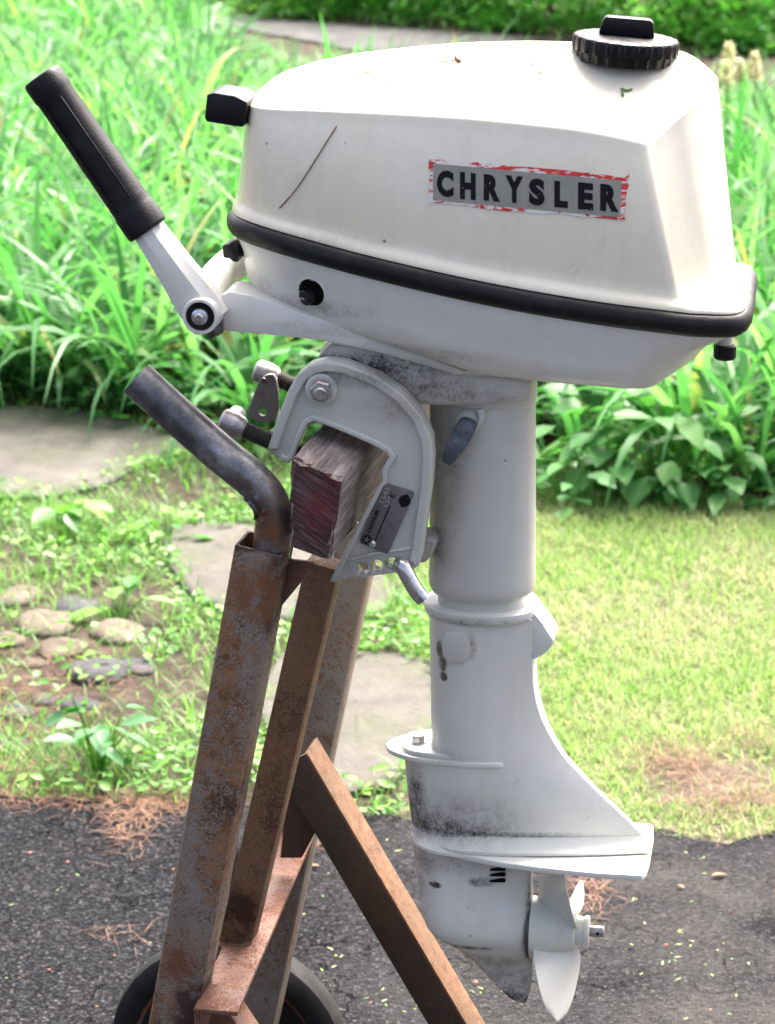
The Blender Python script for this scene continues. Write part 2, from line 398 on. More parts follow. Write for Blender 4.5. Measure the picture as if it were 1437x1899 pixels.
M_DRYLEAF = leafm('dry_brown_leaf', [(0.0, (0.30, 0.14, 0.07)), (1.0, (0.45, 0.24, 0.13))], 0.2, 0.6, tcol=(1, 1, 1))
M_PEBBLE = stone_mat('reddish_grit', (0.30, 0.13, 0.08), (0.42, 0.24, 0.16))
def bark_mat():
    k = MT('brown_bark')
    c = k.ramp(k.noise(18, 7, 0.7), [(0.3, (0.06, 0.045, 0.03)), (0.7, (0.17, 0.13, 0.095))])
    return k.pbr(c, 0.9, 0, k.bump(k.noise(30, 6), 0.7, 0.01))
M_BARK = bark_mat()

# ------------------------------------------------------------------ mesh helpers
def finish(name, me, mat, parent, sharp=32):
    mats = mat if isinstance(mat, (list, tuple)) else [mat]
    for m in mats:
        me.materials.append(m)
    o = bpy.data.objects.new(name, me)
    col.objects.link(o)
    if parent is not None:
        o.parent = parent
    me.polygons.foreach_set('use_smooth', [True] * len(me.polygons))
    if sharp is not None:
        me.set_sharp_from_angle(angle=R(sharp))
    return o
def from_bm(name, bm, mat, parent=None, sharp=32, recalc=True):
    if recalc:
        bmesh.ops.recalc_face_normals(bm, faces=bm.faces)
    me = bpy.data.meshes.new(name)
    bm.to_mesh(me)
    bm.free()
    return finish(name, me, mat, parent, sharp)
def bm_add(bm, verts, faces):
    vv = [bm.verts.new(v) for v in verts]
    for f in faces:
        try:
            bm.faces.new([vv[i] for i in f])
        except ValueError:
            pass
    return vv
def loft_into(bm, rings, cap0=True, cap1=True, closed=True):
    n = len(rings[0])
    vv = [[bm.verts.new(p) for p in r] for r in rings]
    for a, b in zip(vv[:-1], vv[1:]):
        for i in range(n if closed else n - 1):
            j = (i + 1) % n
            bm.faces.new((a[i], a[j], b[j], b[i]))
    if cap0:
        bm.faces.new(vv[0][::-1])
    if cap1:
        bm.faces.new(vv[-1])
    return vv
def loft(name, rings, mat, parent=None, sharp=32, cap0=True, cap1=True):
    bm = bmesh.new()
    loft_into(bm, rings, cap0, cap1)
    return from_bm(name, bm, mat, parent, sharp)
def tube_rings(pts, rad, n=16, flat=None):
    pts = [Vector(p) for p in pts]
    rings = []
    prev = None
    for i, p in enumerate(pts):
        t = (pts[min(i + 1, len(pts) - 1)] - pts[max(i - 1, 0)]).normalized()
        if prev is None:
            a = t.orthogonal().normalized() if flat is None else (Vector(flat) - t * t.dot(Vector(flat))).normalized()
        else:
            a = (prev - t * prev.dot(t)).normalized()
        prev = a
        b = t.cross(a)
        r = rad[i] if isinstance(rad, (list, tuple)) else rad
        rings.append([p + a * (r * math.cos(2 * math.pi * k / n)) + b * (r * math.sin(2 * math.pi * k / n)) for k in range(n)])
    return rings
def tube(name, pts, rad, mat, parent=None, n=16, sharp=32):
    return loft(name, tube_rings(pts, rad, n), mat, parent, sharp)
def spline(pts, per=8):
    pts = [Vector(p) for p in pts]
    out = []
    for i in range(len(pts) - 1):
        p0, p1, p2, p3 = pts[max(i - 1, 0)], pts[i], pts[i + 1], pts[min(i + 2, len(pts) - 1)]
        for k in range(per):
            t = k / per
            out.append(0.5 * ((2 * p1) + (p2 - p0) * t + (2 * p0 - 5 * p1 + 4 * p2 - p3) * t * t + (3 * p1 - p0 - 3 * p2 + p3) * t ** 3))
    out.append(pts[-1])
    return out
def prism_bm(poly, y0, y1, bevel=0.0, seg=2):
    """poly: list of (x, z); solid between y0 and y1"""
    bm = bmesh.new()
    a = [bm.verts.new((p[0], y0, p[1])) for p in poly]
    f = bm.faces.new(a)
    ex = bmesh.ops.extrude_face_region(bm, geom=[f])
    vs_ = [g for g in ex['geom'] if isinstance(g, bmesh.types.BMVert)]
    bmesh.ops.translate(bm, verts=vs_, vec=(0, y1 - y0, 0))
    bmesh.ops.recalc_face_normals(bm, faces=bm.faces)
    if bevel:
        bmesh.ops.bevel(bm, geom=bm.edges[:], offset=bevel, segments=seg, profile=0.5, affect='EDGES', clamp_overlap=True)
    return bm
def prism(name, poly, y0, y1, mat, parent=None, bevel=0.0, seg=2, sharp=32):
    return from_bm(name, prism_bm(poly, y0, y1, bevel, seg), mat, parent, sharp)
def pxz(pts, yl, fn=None):
    fn = fn or L
    return [(v.x, v.z) for v in (fn(x, y, yl) for x, y in pts)]
def bar_bm(bm, a, b, w, h, up=(0, 0, 1), bevel=0.002):
    """box from a to b; w across, h along up"""
    a, b = Vector(a), Vector(b)
    t = (b - a).normalized()
    s = t.cross(Vector(up)).normalized()
    u = s.cross(t).normalized()
    b2 = bmesh.new()
    q = [(-1, -1), (1, -1), (1, 1), (-1, 1)]
    loft_into(b2, [[p + s * (w / 2 * i) + u * (h / 2 * j) for i, j in q] for p in (a, b)])
    if bevel:
        bmesh.ops.bevel(b2, geom=b2.edges[:], offset=bevel, segments=2, profile=0.5, affect='EDGES')
    me = bpy.data.meshes.new('t')
    b2.to_mesh(me)
    b2.free()
    bm.from_mesh(me)
    bpy.data.meshes.remove(me)
def bar(name, a, b, w, h, mat, parent=None, up=(0, 0, 1), bevel=0.002):
    bm = bmesh.new()
    bar_bm(bm, a, b, w, h, up, bevel)
    return from_bm(name, bm, mat, parent)
def lathe(name, c, axis, prof, mat, parent=None, n=32, sharp=32, wob=None):
    """prof: list of (distance along axis, radius)"""
    ax = Vector(axis).normalized()
    a = ax.orthogonal().normalized()
    b = ax.cross(a)
    c = Vector(c)
    rings = []
    for d, r in prof:
        rings.append([c + ax * d + (a * math.cos(2 * math.pi * k / n) + b * math.sin(2 * math.pi * k / n)) * (r * (wob(k) if wob else 1)) for k in range(n)])
    return loft(name, rings, mat, parent, sharp)
def curve_plate(name, outlines, yc, half, mat, parent, bevel=0.002, sharp=35):
    """outlines in (x, z), the inner ones are holes; a plate about y = yc"""
    cu = bpy.data.curves.new('t', 'CURVE')
    cu.dimensions = '2D'
    cu.fill_mode = 'BOTH'
    cu.extrude = max(half - bevel, 0.0001)
    cu.bevel_depth = bevel
    cu.bevel_resolution = 2
    cu.offset = -bevel
    for o in outlines:
        sp = cu.splines.new('POLY')
        sp.points.add(len(o) - 1)
        for p, q in zip(sp.points, o):
            p.co = (q[0], q[1], 0, 1)
        sp.use_cyclic_u = True
    ob = bpy.data.objects.new('t', cu)
    col.objects.link(ob)
    dg = bpy.context.evaluated_depsgraph_get()
    dg.update()
    me = bpy.data.meshes.new_from_object(ob.evaluated_get(dg))
    bpy.data.objects.remove(ob)
    bpy.data.curves.remove(cu)
    me.materials.clear()
    me.transform(Matrix.Translation((0, yc, 0)) @ Matrix.Rotation(R(90), 4, 'X'))
    me.name = name
    return finish(name, me, mat, parent, sharp)
def smooth_poly(pts, per=4):
    """closed Catmull-Rom through 2-D points"""
    n = len(pts)
    P = [Vector((p[0], p[1])) for p in pts]
    out = []
    for i in range(n):
        p0, p1, p2, p3 = P[i - 1], P[i], P[(i + 1) % n], P[(i + 2) % n]
        for k in range(per):
            t = k / per
            v = 0.5 * ((2 * p1) + (p2 - p0) * t + (2 * p0 - 5 * p1 + 4 * p2 - p3) * t * t + (3 * p1 - p0 - 3 * p2 + p3) * t ** 3)
            out.append((v.x, v.y))
    return out
def inset_poly(pts, d):
    n = len(pts)
    area = sum(pts[i][0] * pts[(i + 1) % n][1] - pts[(i + 1) % n][0] * pts[i][1] for i in range(n))
    s = 1 if area > 0 else -1
    out = []
    for i in range(n):
        a, b, c = Vector(pts[i - 1]), Vector(pts[i]), Vector(pts[(i + 1) % n])
        e1, e2 = (b - a).normalized(), (c - b).normalized()
        n1, n2 = Vector((-e1.y, e1.x)) * s, Vector((-e2.y, e2.x)) * s
        m = (n1 + n2)
        if m.length < 1e-4:
            m = n1
        m.normalize()
        out.append(tuple(b + m * (d / max(0.5, m.dot(n1)))))
    return out
def text_mesh(ch, bold=0.0):
    cu = bpy.data.curves.new('t', 'FONT')
    cu.body = ch
    cu.offset = bold
    cu.resolution_u = 4
    ob = bpy.data.objects.new('t', cu)
    col.objects.link(ob)
    dg = bpy.context.evaluated_depsgraph_get()
    dg.update()
    me = bpy.data.meshes.new_from_object(ob.evaluated_get(dg))
    bpy.data.objects.remove(ob)
    bpy.data.curves.remove(cu)
    me.materials.clear()
    co = np.empty(len(me.vertices) * 3)
    me.vertices.foreach_get('co', co)
    co = co.reshape(-1, 3)
    lo, hi = co.min(0), co.max(0)
    co[:, :2] = (co[:, :2] - lo[:2]) / (hi[:2] - lo[:2])
    return me, co
def tag(o, label, cat, group=None, kind=None):
    o['label'] = label
    if cat:
        o['category'] = cat
    if group:
        o['group'] = group
    if kind:
        o['kind'] = kind
    return o
def empty(name, mat4, label=None, cat=None, group=None):
    e = bpy.data.objects.new(name, None)
    col.objects.link(e)
    e.matrix_world = mat4
    e.empty_display_size = 0.1
    if label:
        tag(e, label, cat, group)
    return e

# ================================================================== GROUND
def sheet(name, pts, z, mat, sub=None):
    bm = bmesh.new()
    bm.faces.new([bm.verts.new((p[0], p[1], z)) for p in pts])
    bmesh.ops.triangulate(bm, faces=bm.faces)
    o = from_bm(name, bm, mat, None)
    if o.data.polygons[0].normal.z < 0:
        o.data.flip_normals()
    o['kind'] = 'structure'
    return o
def wav(pts, amp=0.02, step=0.04):
    """a line with growing x, its y jittered"""
    out = []
    for (ax, ay), (bx, by) in zip(pts[:-1], pts[1:]):
        n = max(1, int(math.hypot(bx - ax, by - ay) / step))
        for i in range(n):
            t = i / n
            out.append((ax + (bx - ax) * t, ay + (by - ay) * t + random.uniform(-amp, amp)))
    out.append(pts[-1])
    return out
def ev(line, x):
    for (ax, ay), (bx, by) in zip(line[:-1], line[1:]):
        if ax <= x <= bx:
            return ay + (by - ay) * (x - ax) / (bx - ax)
    return line[0][1] if x < line[0][0] else line[-1][1]
def strip_sheet(name, lo, hi, x0, x1, z, mat):
    """sheet between two lines y = lo(x) and y = hi(x)"""
    xs = sorted({x0, x1} | {p[0] for p in lo + hi if x0 < p[0] < x1})
    bm = bmesh.new()
    pr = None
    for x in xs:
        ya, yb = ev(lo, x), ev(hi, x)
        if yb < ya + .001:
            yb = ya + .001
        c = (bm.verts.new((x, ya, z)), bm.verts.new((x, yb, z)))
        if pr:
            bm.faces.new((pr[0], c[0], c[1], pr[1]))
        pr = c
    o = from_bm(name, bm, mat, None)
    if o.data.polygons[0].normal.z < 0:
        o.data.flip_normals()
    o['kind'] = 'structure'
    return o
ground = sheet('ground', [(-120, -60), (120, -60), (120, 200), (-120, 200)], 0.0, M_SOIL)
g2 = lambda x, y: (G(x, y).x, G(x, y).y)
ASPH_EDGE = [g2(*p) for p in ((-900, 1470), (-300, 1482), (0, 1489), (150, 1494), (300, 1503), (450, 1506), (600, 1512), (800, 1535), (1000, 1545), (1150, 1530), (1250, 1558), (1350, 1575), (1437, 1548), (1800, 1530), (2400, 1500))]
asph_line = wav(ASPH_EDGE, 0.012, 0.02)
driveway = strip_sheet('driveway', [(-40, -30), (40, -30)], asph_line, -40, 40, 0.012, M_ASPHALT)
BED_EDGE = [g2(*p) for p in ((-1500, 690), (-500, 722), (0, 748), (300, 800), (600, 850), (800, 878), (1000, 905), (1200, 932), (1437, 952), (1900, 985), (2800, 1010))]
bed_line = wav(BED_EDGE, 0.03, 0.08)
FAR_BED = [(15.652, 10.062), (1.677, 9.279), (0.447, 9.838), (-0.391, 10.733), (-1.006, 13.975), (-1.397, 17.329), (-13.416, 21.242)]
FARB = sorted(FAR_BED)
bed = strip_sheet('garden_bed', bed_line, FARB, -12, 12, 0.008, M_MULCH)
lawn = strip_sheet('lawn', asph_line, bed_line, 0.02, 8, 0.004, M_THATCH)
RD0 = [(-1.062, 15.6), (-0.2, 14.42), (0.671, 13.751), (4.472, 12.633), (15.652, 10.621)]
RD1 = [(-1.118, 16.099), (-0.112, 15.373), (0.894, 14.869), (4.472, 14.087), (15.652, 11.851)]
road = strip_sheet('far_road', wav(RD0, .04, .12), RD1, -1.06, .8, 0.012, M_ROADFAR)



# ================================================================== OUTBOARD MOTOR
motor = empty('outboard_motor', FM, 'white outboard motor with peeling black-on-grey side decal, clamped to the wooden block', 'outboard motor')

def resample(pts, n):
    pts = spline(pts, 12)
    d = [0.0]
    for a, b in zip(pts[:-1], pts[1:]):
        d.append(d[-1] + (b - a).length)
    out = []
    j = 0
    for i in range(n):
        s = d[-1] * i / (n - 1)
        while j < len(d) - 2 and d[j + 1] < s:
            j += 1
        t = (s - d[j]) / max(1e-9, d[j + 1] - d[j])
        out.append(pts[j].lerp(pts[j + 1], min(1, t)))
    return out
NC, NA = 96, 66
def ring(spec, brk):
    p = [L(x, y, yl) for x, y, yl in spec]
    return resample(p[:brk + 1], NA) + resample(p[brk:], NC - NA + 1)[1:]
# upper cowl: near half of each ring, front centre to rear centre
r_lip = ring([(431, 388, 0), (436, 398, -.035), (455, 408, -.062), (490, 420, -.08), (550, 438, -.097), (700, 478, -.117), (900, 523, -.128), (1100, 558, -.130), (1280, 581, -.124), (1352, 583, -.114), (1378, 576, -.100), (1386, 560, -.078), (1391, 518, 0)], 8)
r_body = ring([(438, 372, 0), (446, 384, -.036), (466, 395, -.06), (500, 408, -.076), (560, 426, -.092), (700, 461, -.111), (900, 506, -.122), (1100, 541, -.123), (1256, 562, -.117), (1276, 562, -.106), (1312, 555, -.086), (1332, 548, -.074), (1352, 537, -.050), (1362, 524, -.022), (1366, 512, 0)], 8)
r_shl = ring([(460, 188, 0), (463, 195, -.03), (472, 199, -.05), (500, 203, -.064), (600, 207, -.083), (750, 214, -.099), (900, 224, -.108), (1080, 244, -.111), (1196, 268, -.107), (1212, 262, -.098), (1240, 237, -.083), (1275, 205, -.066), (1310, 170, -.040), (1326, 152, -.018), (1331, 146, 0)], 8)
mid_src = spline([L(x, y, 0) for x, y in ((460, 188), (478, 168), (505, 147), (560, 122), (630, 105), (700, 94), (850, 80), (1000, 76), (1150, 82), (1250, 93), (1298, 103), (1318, 122), (1331, 146))], 14)
def mid_at(x):
    for a, b in zip(mid_src[:-1], mid_src[1:]):
        if a.x <= x <= b.x:
            return a.lerp(b, (x - a.x) / max(1e-9, b.x - a.x))
    return mid_src[0] if x < mid_src[0].x else mid_src[-1]
mid_line = [mid_at(min(max(p.x, mid_src[0].x + .05), mid_src[-1].x - .040)) for p in r_shl]
rows = []
rows.append([p + Vector((0, 0, 0)) for p in r_lip])
rows.append([p + Vector((0, 0, .003)) for p in r_lip])
rows.append([a.lerp(b, .35) + Vector((0, 0, .0045)) for a, b in zip(r_lip, r_body)])
rows.append([a.lerp(b, .8) + Vector((0, 0, .004)) for a, b in zip(r_lip, r_body)])
rows.append([p + Vector((0, 0, .006)) for p in r_body])
K = 9
for k in range(1, K):
    t = k / K
    rows.append([a.lerp(b, t) + Vector((0, -0.005 * math.sin(math.pi * t) * min(1, abs(a.y) / .06), 0)) for a, b in zip(r_body, r_shl)])
rows.append([a.lerp(b, .965) for a, b in zip(r_body, r_shl)])
rows.append([a.lerp(b, .990) for a, b in zip(r_body, r_shl)])
def roof(t):
    out = []
    for a, c in zip(r_shl, mid_line):
        p = a.lerp(c, t)
        p.z = a.z + (c.z - a.z) * (1 - (1 - t) ** 1.55)
        out.append(p)
    return out
rows.append(roof(0.004))
rows.append(roof(0.016))
for t in (0.05, .12, .22, .34, .48, .62, .78, .9, 1.0):
    rows.append(roof(t))
bm = bmesh.new()
for sgn in (1, -1):
    vv = [[bm.verts.new((p.x, p.y * sgn, p.z)) for p in r] for r in rows]
    for a, b in zip(vv[:-1], vv[1:]):
        for i in range(NC - 1):
            bm.faces.new((a[i], a[i + 1], b[i + 1], b[i]))
crease = set()
for sg in (0, 1):
    base_ = sg * len(rows) * NC
    for r_ in range(4, len(rows)):
        for cidx in range(NA - 9, NA + 8):
            crease.add(base_ + r_ * NC + cidx)
bm.verts.ensure_lookup_table()
cv = [bm.verts[i] for i in crease]
for _ in range(10):
    bmesh.ops.smooth_vert(bm, verts=cv, factor=0.5)
bmesh.ops.remove_doubles(bm, verts=bm.verts, dist=0.0002)
for _ in range(16):
    bmesh.ops.smooth_vert(bm, verts=[v for v in bm.verts if v.co.x > L(1140, 263, -.1).x and v.co.z > L(1250, 350, -.06).z], factor=0.5)
upper = from_bm('upper_cowl', bm, M_COWL, motor, None)
tag(upper, 'cream white upper cowl', None)
bmx = bmesh.new(); bmx.from_mesh(upper.data)
BVH = BVHTree.FromBMesh(bmx); bmx.free()
def onto(x, z, off=0.0006):
    h, nrm, _, _ = BVH.ray_cast(Vector((x, -0.6, z)), Vector((0, 1, 0)))
    return Vector((x, -0.12, z)) if h is None else Vector((h.x, h.y - off, h.z))
def ontop(x, y, off=0.0008):
    h, nrm, _, _ = BVH.ray_cast(Vector((x, y, 2.0)), Vector((0, 0, -1)))
    return Vector((x, y, 1.3)) if h is None else h + Vector((0, 0, off))

# black seal
full = [p for p in r_lip] + [Vector((p.x, -p.y, p.z)) for p in r_lip[-2:0:-1]]
def loop_sweep(name, loop, prof, mat, parent, sharp=40):
    n = len(loop)
    rings = []
    for i, p in enumerate(loop):
        t = (loop[(i + 1) % n] - loop[i - 1])
        t.z = 0
        t.normalize()
        o = Vector((-t.y, t.x, 0))
        if o.dot(Vector((p.x - 0.02, p.y, 0))) < 0:
            o = -o
        rings.append([p + o * a + Vector((0, 0, b)) for a, b in prof])
    bm = bmesh.new()
    loft_into(bm, rings + [rings[0]], False, False)
    bmesh.ops.remove_doubles(bm, verts=bm.verts, dist=1e-5)
    return from_bm(name, bm, mat, parent, sharp)
# outward direction sign check uses the loop's own winding
seal_prof = [(-.008, -.0003), (-.001, -.0006), (.0030, -.0022), (.0056, -.0062), (.0066, -.0110), (.0060, -.0160), (.0032, -.0208), (-.001, -.0235), (-.008, -.0240)]
seal = loop_sweep('rubber_seal', full, seal_prof, M_RUBBER, motor)

# lower cowl
r_lo_top = [p + Vector((0, 0, -.0215)) for p in r_lip]
cx = L(900, 560, 0).x
def inw(p, d):
    v = Vector((p.x - cx, p.y * 1.6, 0))
    return p - v.normalized() * d
r_lo_top = [inw(p, .002) for p in r_lo_top]
r_lo_bot = ring([(458, 505, 0), (462, 522, -.03), (478, 536, -.05), (520, 558, -.068), (600, 595, -.082), (700, 632, -.090), (800, 664, -.095), (880, 690, -.098), (980, 704, -.100), (1090, 714, -.102), (1160, 720, -.098), (1205, 718, -.082), (1228, 706, -.055), (1238, 690, 0)], 10)
r_lo_mid = ring([(450, 455, 0), (454, 470, -.035), (470, 482, -.056), (515, 500, -.078), (600, 532, -.096), (700, 566, -.108), (800, 594, -.113), (900, 622, -.118), (1000, 642, -.119), (1100, 655, -.1195), (1200, 660, -.116), (1265, 655, -.104), (1305, 645, -.07), (1318, 630, 0)], 10)
r_lo_m2 = ring([(453, 485, 0), (457, 500, -.032), (473, 514, -.052), (518, 536, -.073), (600, 572, -.09), (700, 610, -.101), (800, 642, -.107), (890, 668, -.111), (990, 684, -.113), (1090, 694, -.114), (1160, 699, -.110), (1222, 692, -.095), (1268, 680, -.06), (1280, 664, 0)], 10)
rows = [r_lo_top, [a.lerp(b, .5) + Vector((0, -.0015 * min(1, abs(a.y) / .05), 0)) for a, b in zip(r_lo_top, r_lo_mid)], r_lo_mid, [a.lerp(b, .55) for a, b in zip(r_lo_mid, r_lo_m2)], r_lo_m2, [a.lerp(b, .6) for a, b in zip(r_lo_m2, r_lo_bot)], r_lo_bot]
for t in (.06, .3, .6, 1.0):
    rows.append([Vector((p.x + (cx - p.x) * .12 * t, p.y * (1 - t), p.z - .004 * min(t * 8, 1))) for p in r_lo_bot])
bm = bmesh.new()
for sgn in (1, -1):
    vv = [[bm.verts.new((p.x, p.y * sgn, p.z)) for p in r] for r in rows]
    for a, b in zip(vv[:-1], vv[1:]):
        for i in range(NC - 1):
            bm.faces.new((a[i], a[i + 1], b[i + 1], b[i]))
bmesh.ops.remove_doubles(bm, verts=bm.verts, dist=0.0002)
lower = from_bm('lower_cowl', bm, M_LOWCOWL, motor, 40)
bmx = bmesh.new(); bmx.from_mesh(lower.data)
BVL = BVHTree.FromBMesh(bmx); bmx.free()
def onlow(x, z):
    h = BVL.ray_cast(Vector((x, -0.6, z)), Vector((0, 1, 0)))[0]
    return Vector((x, -.1, z)) if h is None else h
# choke control: dark disc for the round opening, with a stub knob
q = L(578, 542, -.09)
q = onlow(q.x, q.z)
ax = BVL.ray_cast(Vector((q.x, -0.6, q.z)), Vector((0, 1, 0)))[1]
if ax.y > 0: ax = -ax
lathe('control_bezel', q, ax, [(-.006, .0168), (.0004, .0166), (.0012, .0158), (.0008, .0146), (-.002, .0142), (-.0021, .0002)], M_LOWCOWL, lower)
lathe('control_dark_disc', q, ax, [(-.004, .0144), (.0006, .0144), (.0004, .0138), (.0001, .0002)], M_DARKHOLE, lower)  # no cut in the cowl: black colour stands in for the shade inside
kx = (ax + Vector((-.45, 0, -.1))).normalized()
knob = lathe('choke_knob', q + Vector((-.003, 0, -.004)), kx, [(-.002, .0080), (.0055, .0084), (.0068, .0074), (.007, .0002)], M_PLASTIC, lower, 20)
bar('knob_mark', q + Vector((-.003, 0, -.004)) + kx * .0072 + Vector((-.0045, 0, 0)), q + Vector((-.003, 0, -.004)) + kx * .0072 + Vector((.0045, 0, 0)), .0008, .0022, M_STAMP, lower, bevel=0)
# front latch and rear drain screw
q1, q2 = L(415, 447, -.02), L(452, 482, -.02)
prism('front_latch', pxz([(417, 450), (432, 446), (446, 452), (447, 482), (436, 480), (431, 474), (419, 474)], -.02), -.035, .0, M_PLASTIC, lower, .002)
c0 = L(1345, 628, -.05)
lathe('drain_stem', c0 + Vector((0, 0, .010)), (0, 0, -1), [(-.012, .011), (0.0, .0105), (.004, .0085), (.009, .007), (.016, .007)], M_CLAMP, lower, 20)
lathe('drain_knob', c0 + Vector((0, 0, -.006)), (0, 0, -1), [(0, .0085), (.001, .0107), (.013, .0107), (.015, .009), (.0151, .0002)], M_PLASTIC, lower, 40, wob=lambda k: 1 + .05 * (k % 2))

# decal on the cowl side
C4 = [(803, 303), (1152, 335), (1148, 403), (803, 371)]
def bil(corners, u, v):
    (ax_, ay_), (bx, by), (cx2, cy2), (dx, dy) = corners
    return (ax_ * (1 - u) * (1 - v) + bx * u * (1 - v) + cx2 * u * v + dx * (1 - u) * v,
            ay_ * (1 - u) * (1 - v) + by * u * (1 - v) + cy2 * u * v + dy * (1 - u) * v)
def surf(px, py, off):
    p = L(px, py, -.116)
    h = onto(p.x, p.z, off)
    for _ in range(2):                       # follow the line of measurement to the surface
        p = L(px, py, h.y)
        h = onto(p.x, p.z, off)
    return h
def grid_decal(name, corners, nu, nv, off, mat, parent):
    bm = bmesh.new()
    vv = [[bm.verts.new(surf(*bil(corners, i / nu, j / nv), off)) for i in range(nu + 1)] for j in range(nv + 1)]
    for j in range(nv):
        for i in range(nu):
            bm.faces.new((vv[j][i], vv[j + 1][i], vv[j + 1][i + 1], vv[j][i + 1]))
    return from_bm(name, bm, mat, parent, None, False)
decal = grid_decal('decal_panel', C4, 30, 6, .0011, M_DECAL, upper)
# torn red border strips, each with ragged outer edge
def border(corners, seed):
    rr = random.Random(seed)
    nu = 46
    bm = bmesh.new()
    top, bot = [], []
    e0, e1 = rr.uniform(0, .15), rr.uniform(0, .15)
    for i in range(nu + 1):
        e0 = min(.42, max(0, e0 + rr.uniform(-.13, .13)))
        u = i / nu
        top.append(bm.verts.new(surf(*bil(corners, u, e0), .0007)))
        bot.append(bm.verts.new(surf(*bil(corners, u, 1.0), .0007)))
    for i in range(nu):
        bm.faces.new((top[i], bot[i], bot[i + 1], top[i + 1]))
    o = from_bm('decal_border', bm, M_RED, upper, None, False)
    tag(o, 'torn red edge of the decal', None)
border([(796, 293), (1162, 326), (1155, 337), (800, 305)], 1)
border([(1160, 410), (796, 380), (800, 369), (1152, 401)], 2)
border([(793, 384), (792, 291), (804, 300), (804, 374)], 3)
border([(1167, 322), (1163, 412), (1150, 404), (1153, 333)], 4)
boxes = [('C', 810, 841, 316, 365), ('H', 853, 882, 320, 370), ('R', 897, 927, 324, 373), ('Y', 937, 970, 326, 376),
         ('S', 981, 1010, 331, 381), ('L', 1028, 1053, 336, 385), ('E', 1072, 1100, 339, 389), ('R', 1113, 1147, 342, 392)]
for ch, x0, x1, y0, y1 in boxes:
    me, co = text_mesh(ch, 0.06)
    sh = (y1 - y0)
    slope = 0.088
    vs2 = []
    for u, v, _ in co:
        px = x0 + (x1 - x0) * u
        py = y1 - (y1 - y0) * v + slope * (px - (x0 + x1) / 2)
        vs2.append(surf(px, py, .0016))
    for v, p in zip(me.vertices, vs2):
        v.co = p
    me.name = 'letter'
    finish('letter', me, M_INK, upper, None)

# pull-start handle
hp = [(395, 168), (408, 164), (447, 170), (470, 182), (462, 228), (446, 226), (395, 218), (391, 212)]
prism('starter_handle', pxz(hp, -.02), -.05, .012, M_PLASTIC, motor, .004, 3)
# fuel cap
fc = L(1158, 116, -.016)
fc = ontop(fc.x, fc.y, 0)
FAX = Vector((0.075, -0.015, 1)).normalized()
fc = fc - FAX * .0045
fuel = lathe('fuel_cap', fc, FAX, [(-.006, .046), (.003, .0475), (.004, .0515), (.0160, .0517), (.0178, .0506), (.0187, .0485), (.0200, .030), (.0202, .0002)], M_PLASTIC, motor, 144,
             wob=lambda k: 1 + (.026 if (k % 6) in (0, 1) else 0))
Rg = FAX.to_track_quat('Z', 'Y').to_matrix().to_4x4()
gb = bmesh.new()
gp = [(-.0275, 0), (.0275, 0), (.0255, .0155), (.0215, .0185), (-.0215, .0178), (-.0245, .0145)]
gb = prism_bm(gp, -.0085, .0085, .003, 2)
bmesh.ops.transform(gb, matrix=Matrix.Translation(fc + FAX * .0196) @ Matrix.Rotation(R(5), 4, 'Y') @ Matrix.Rotation(R(3), 4, 'Z'), verts=gb.verts)
from_bm('cap_grip', gb, M_PLASTIC, fuel)

# steering arm and tiller
arm_poly = pxz([(410, 547), (425, 541), (470, 549), (560, 580), (660, 614), (690, 630), (670, 645), (640, 640), (600, 632), (500, 622), (418, 614), (413, 606)], -.085)
arm = prism('steering_arm', arm_poly, -.085, -.028, M_ARM, motor, .0035, 2)
prism('arm_root', pxz([(590, 598), (700, 630), (790, 660), (868, 690), (852, 699), (770, 674), (690, 652), (610, 637)], -.084), -.084, -.03, M_SWIVEL, motor, .003)
tube('arm_brace', spline([L(480, 462, .045), L(440, 482, .035), L(405, 512, .01), L(388, 545, -.03), L(384, 570, -.06)], 6), [.018] * 25, M_ARM, motor, 20)
bar('arm_tongue', L(440, 580, -.058), L(372, 583, -.058), .03, .030, M_ARM, motor, bevel=.004)
# tiller arm: tapered cast bar with bevelled ridge
ta, tb = L(268, 418, -.092), L(378, 578, -.092)
td = (tb - ta).normalized()
tn = Vector((0, -1, 0))
ts = td.cross(tn).normalized()
if ts.x < 0: ts = -ts
def tsec(p, w, d):
    pr = [(-w, .0), (-w * .86, -d * .75), (-w * .2, -d), (w * .55, -d * .92), (w, -d * .35), (w, d * .7), (w * .8, d), (-w * .8, d), (-w, d * .7)]
    return [p + ts * a + Vector((0, b, 0)) for a, b in pr]
tiller = loft('tiller_arm', [tsec(ta - td * .015, .0135, .014), tsec(ta, .0135, .014), tsec(ta + td * .004, .0148, .016), tsec(ta.lerp(tb, .5), .018, .018), tsec(ta.lerp(tb, .9), .0225, .0195), tsec(tb + td * .012, .021, .018)], M_ARM, motor, 25)
pv = L(372, 586, -.112)
lathe('pivot_boss', pv, (0, -1, 0), [(-.035, .0185), (.002, .0188), (.004, .0178), (.0042, .0152), (.002, .0145), (.0019, .0002)], M_ARM, tiller, 40)
lathe('pivot_washer', pv, (0, -1, 0), [(.0018, .0146), (.0035, .0135), (.003, .0095), (.0025, .009), (.0024, .0002)], M_PLASTIC, tiller, 36)
lathe('pivot_bolt', pv, (0, -1, 0), [(.002, .0088), (.006, .0083), (.0075, .0055), (.0075, .0048), (.0095, .0046), (.0105, .0035), (.0106, .0002)], M_BRIGHT, tiller, 24)
qn = L(394, 607, -.085)
lathe('arm_nut', qn, (0.55, -.2, -.8), [(-.008, .0095), (.008, .0095), (.0095, .008), (.0096, .0002)], M_DARKSTEEL, tiller, 6)
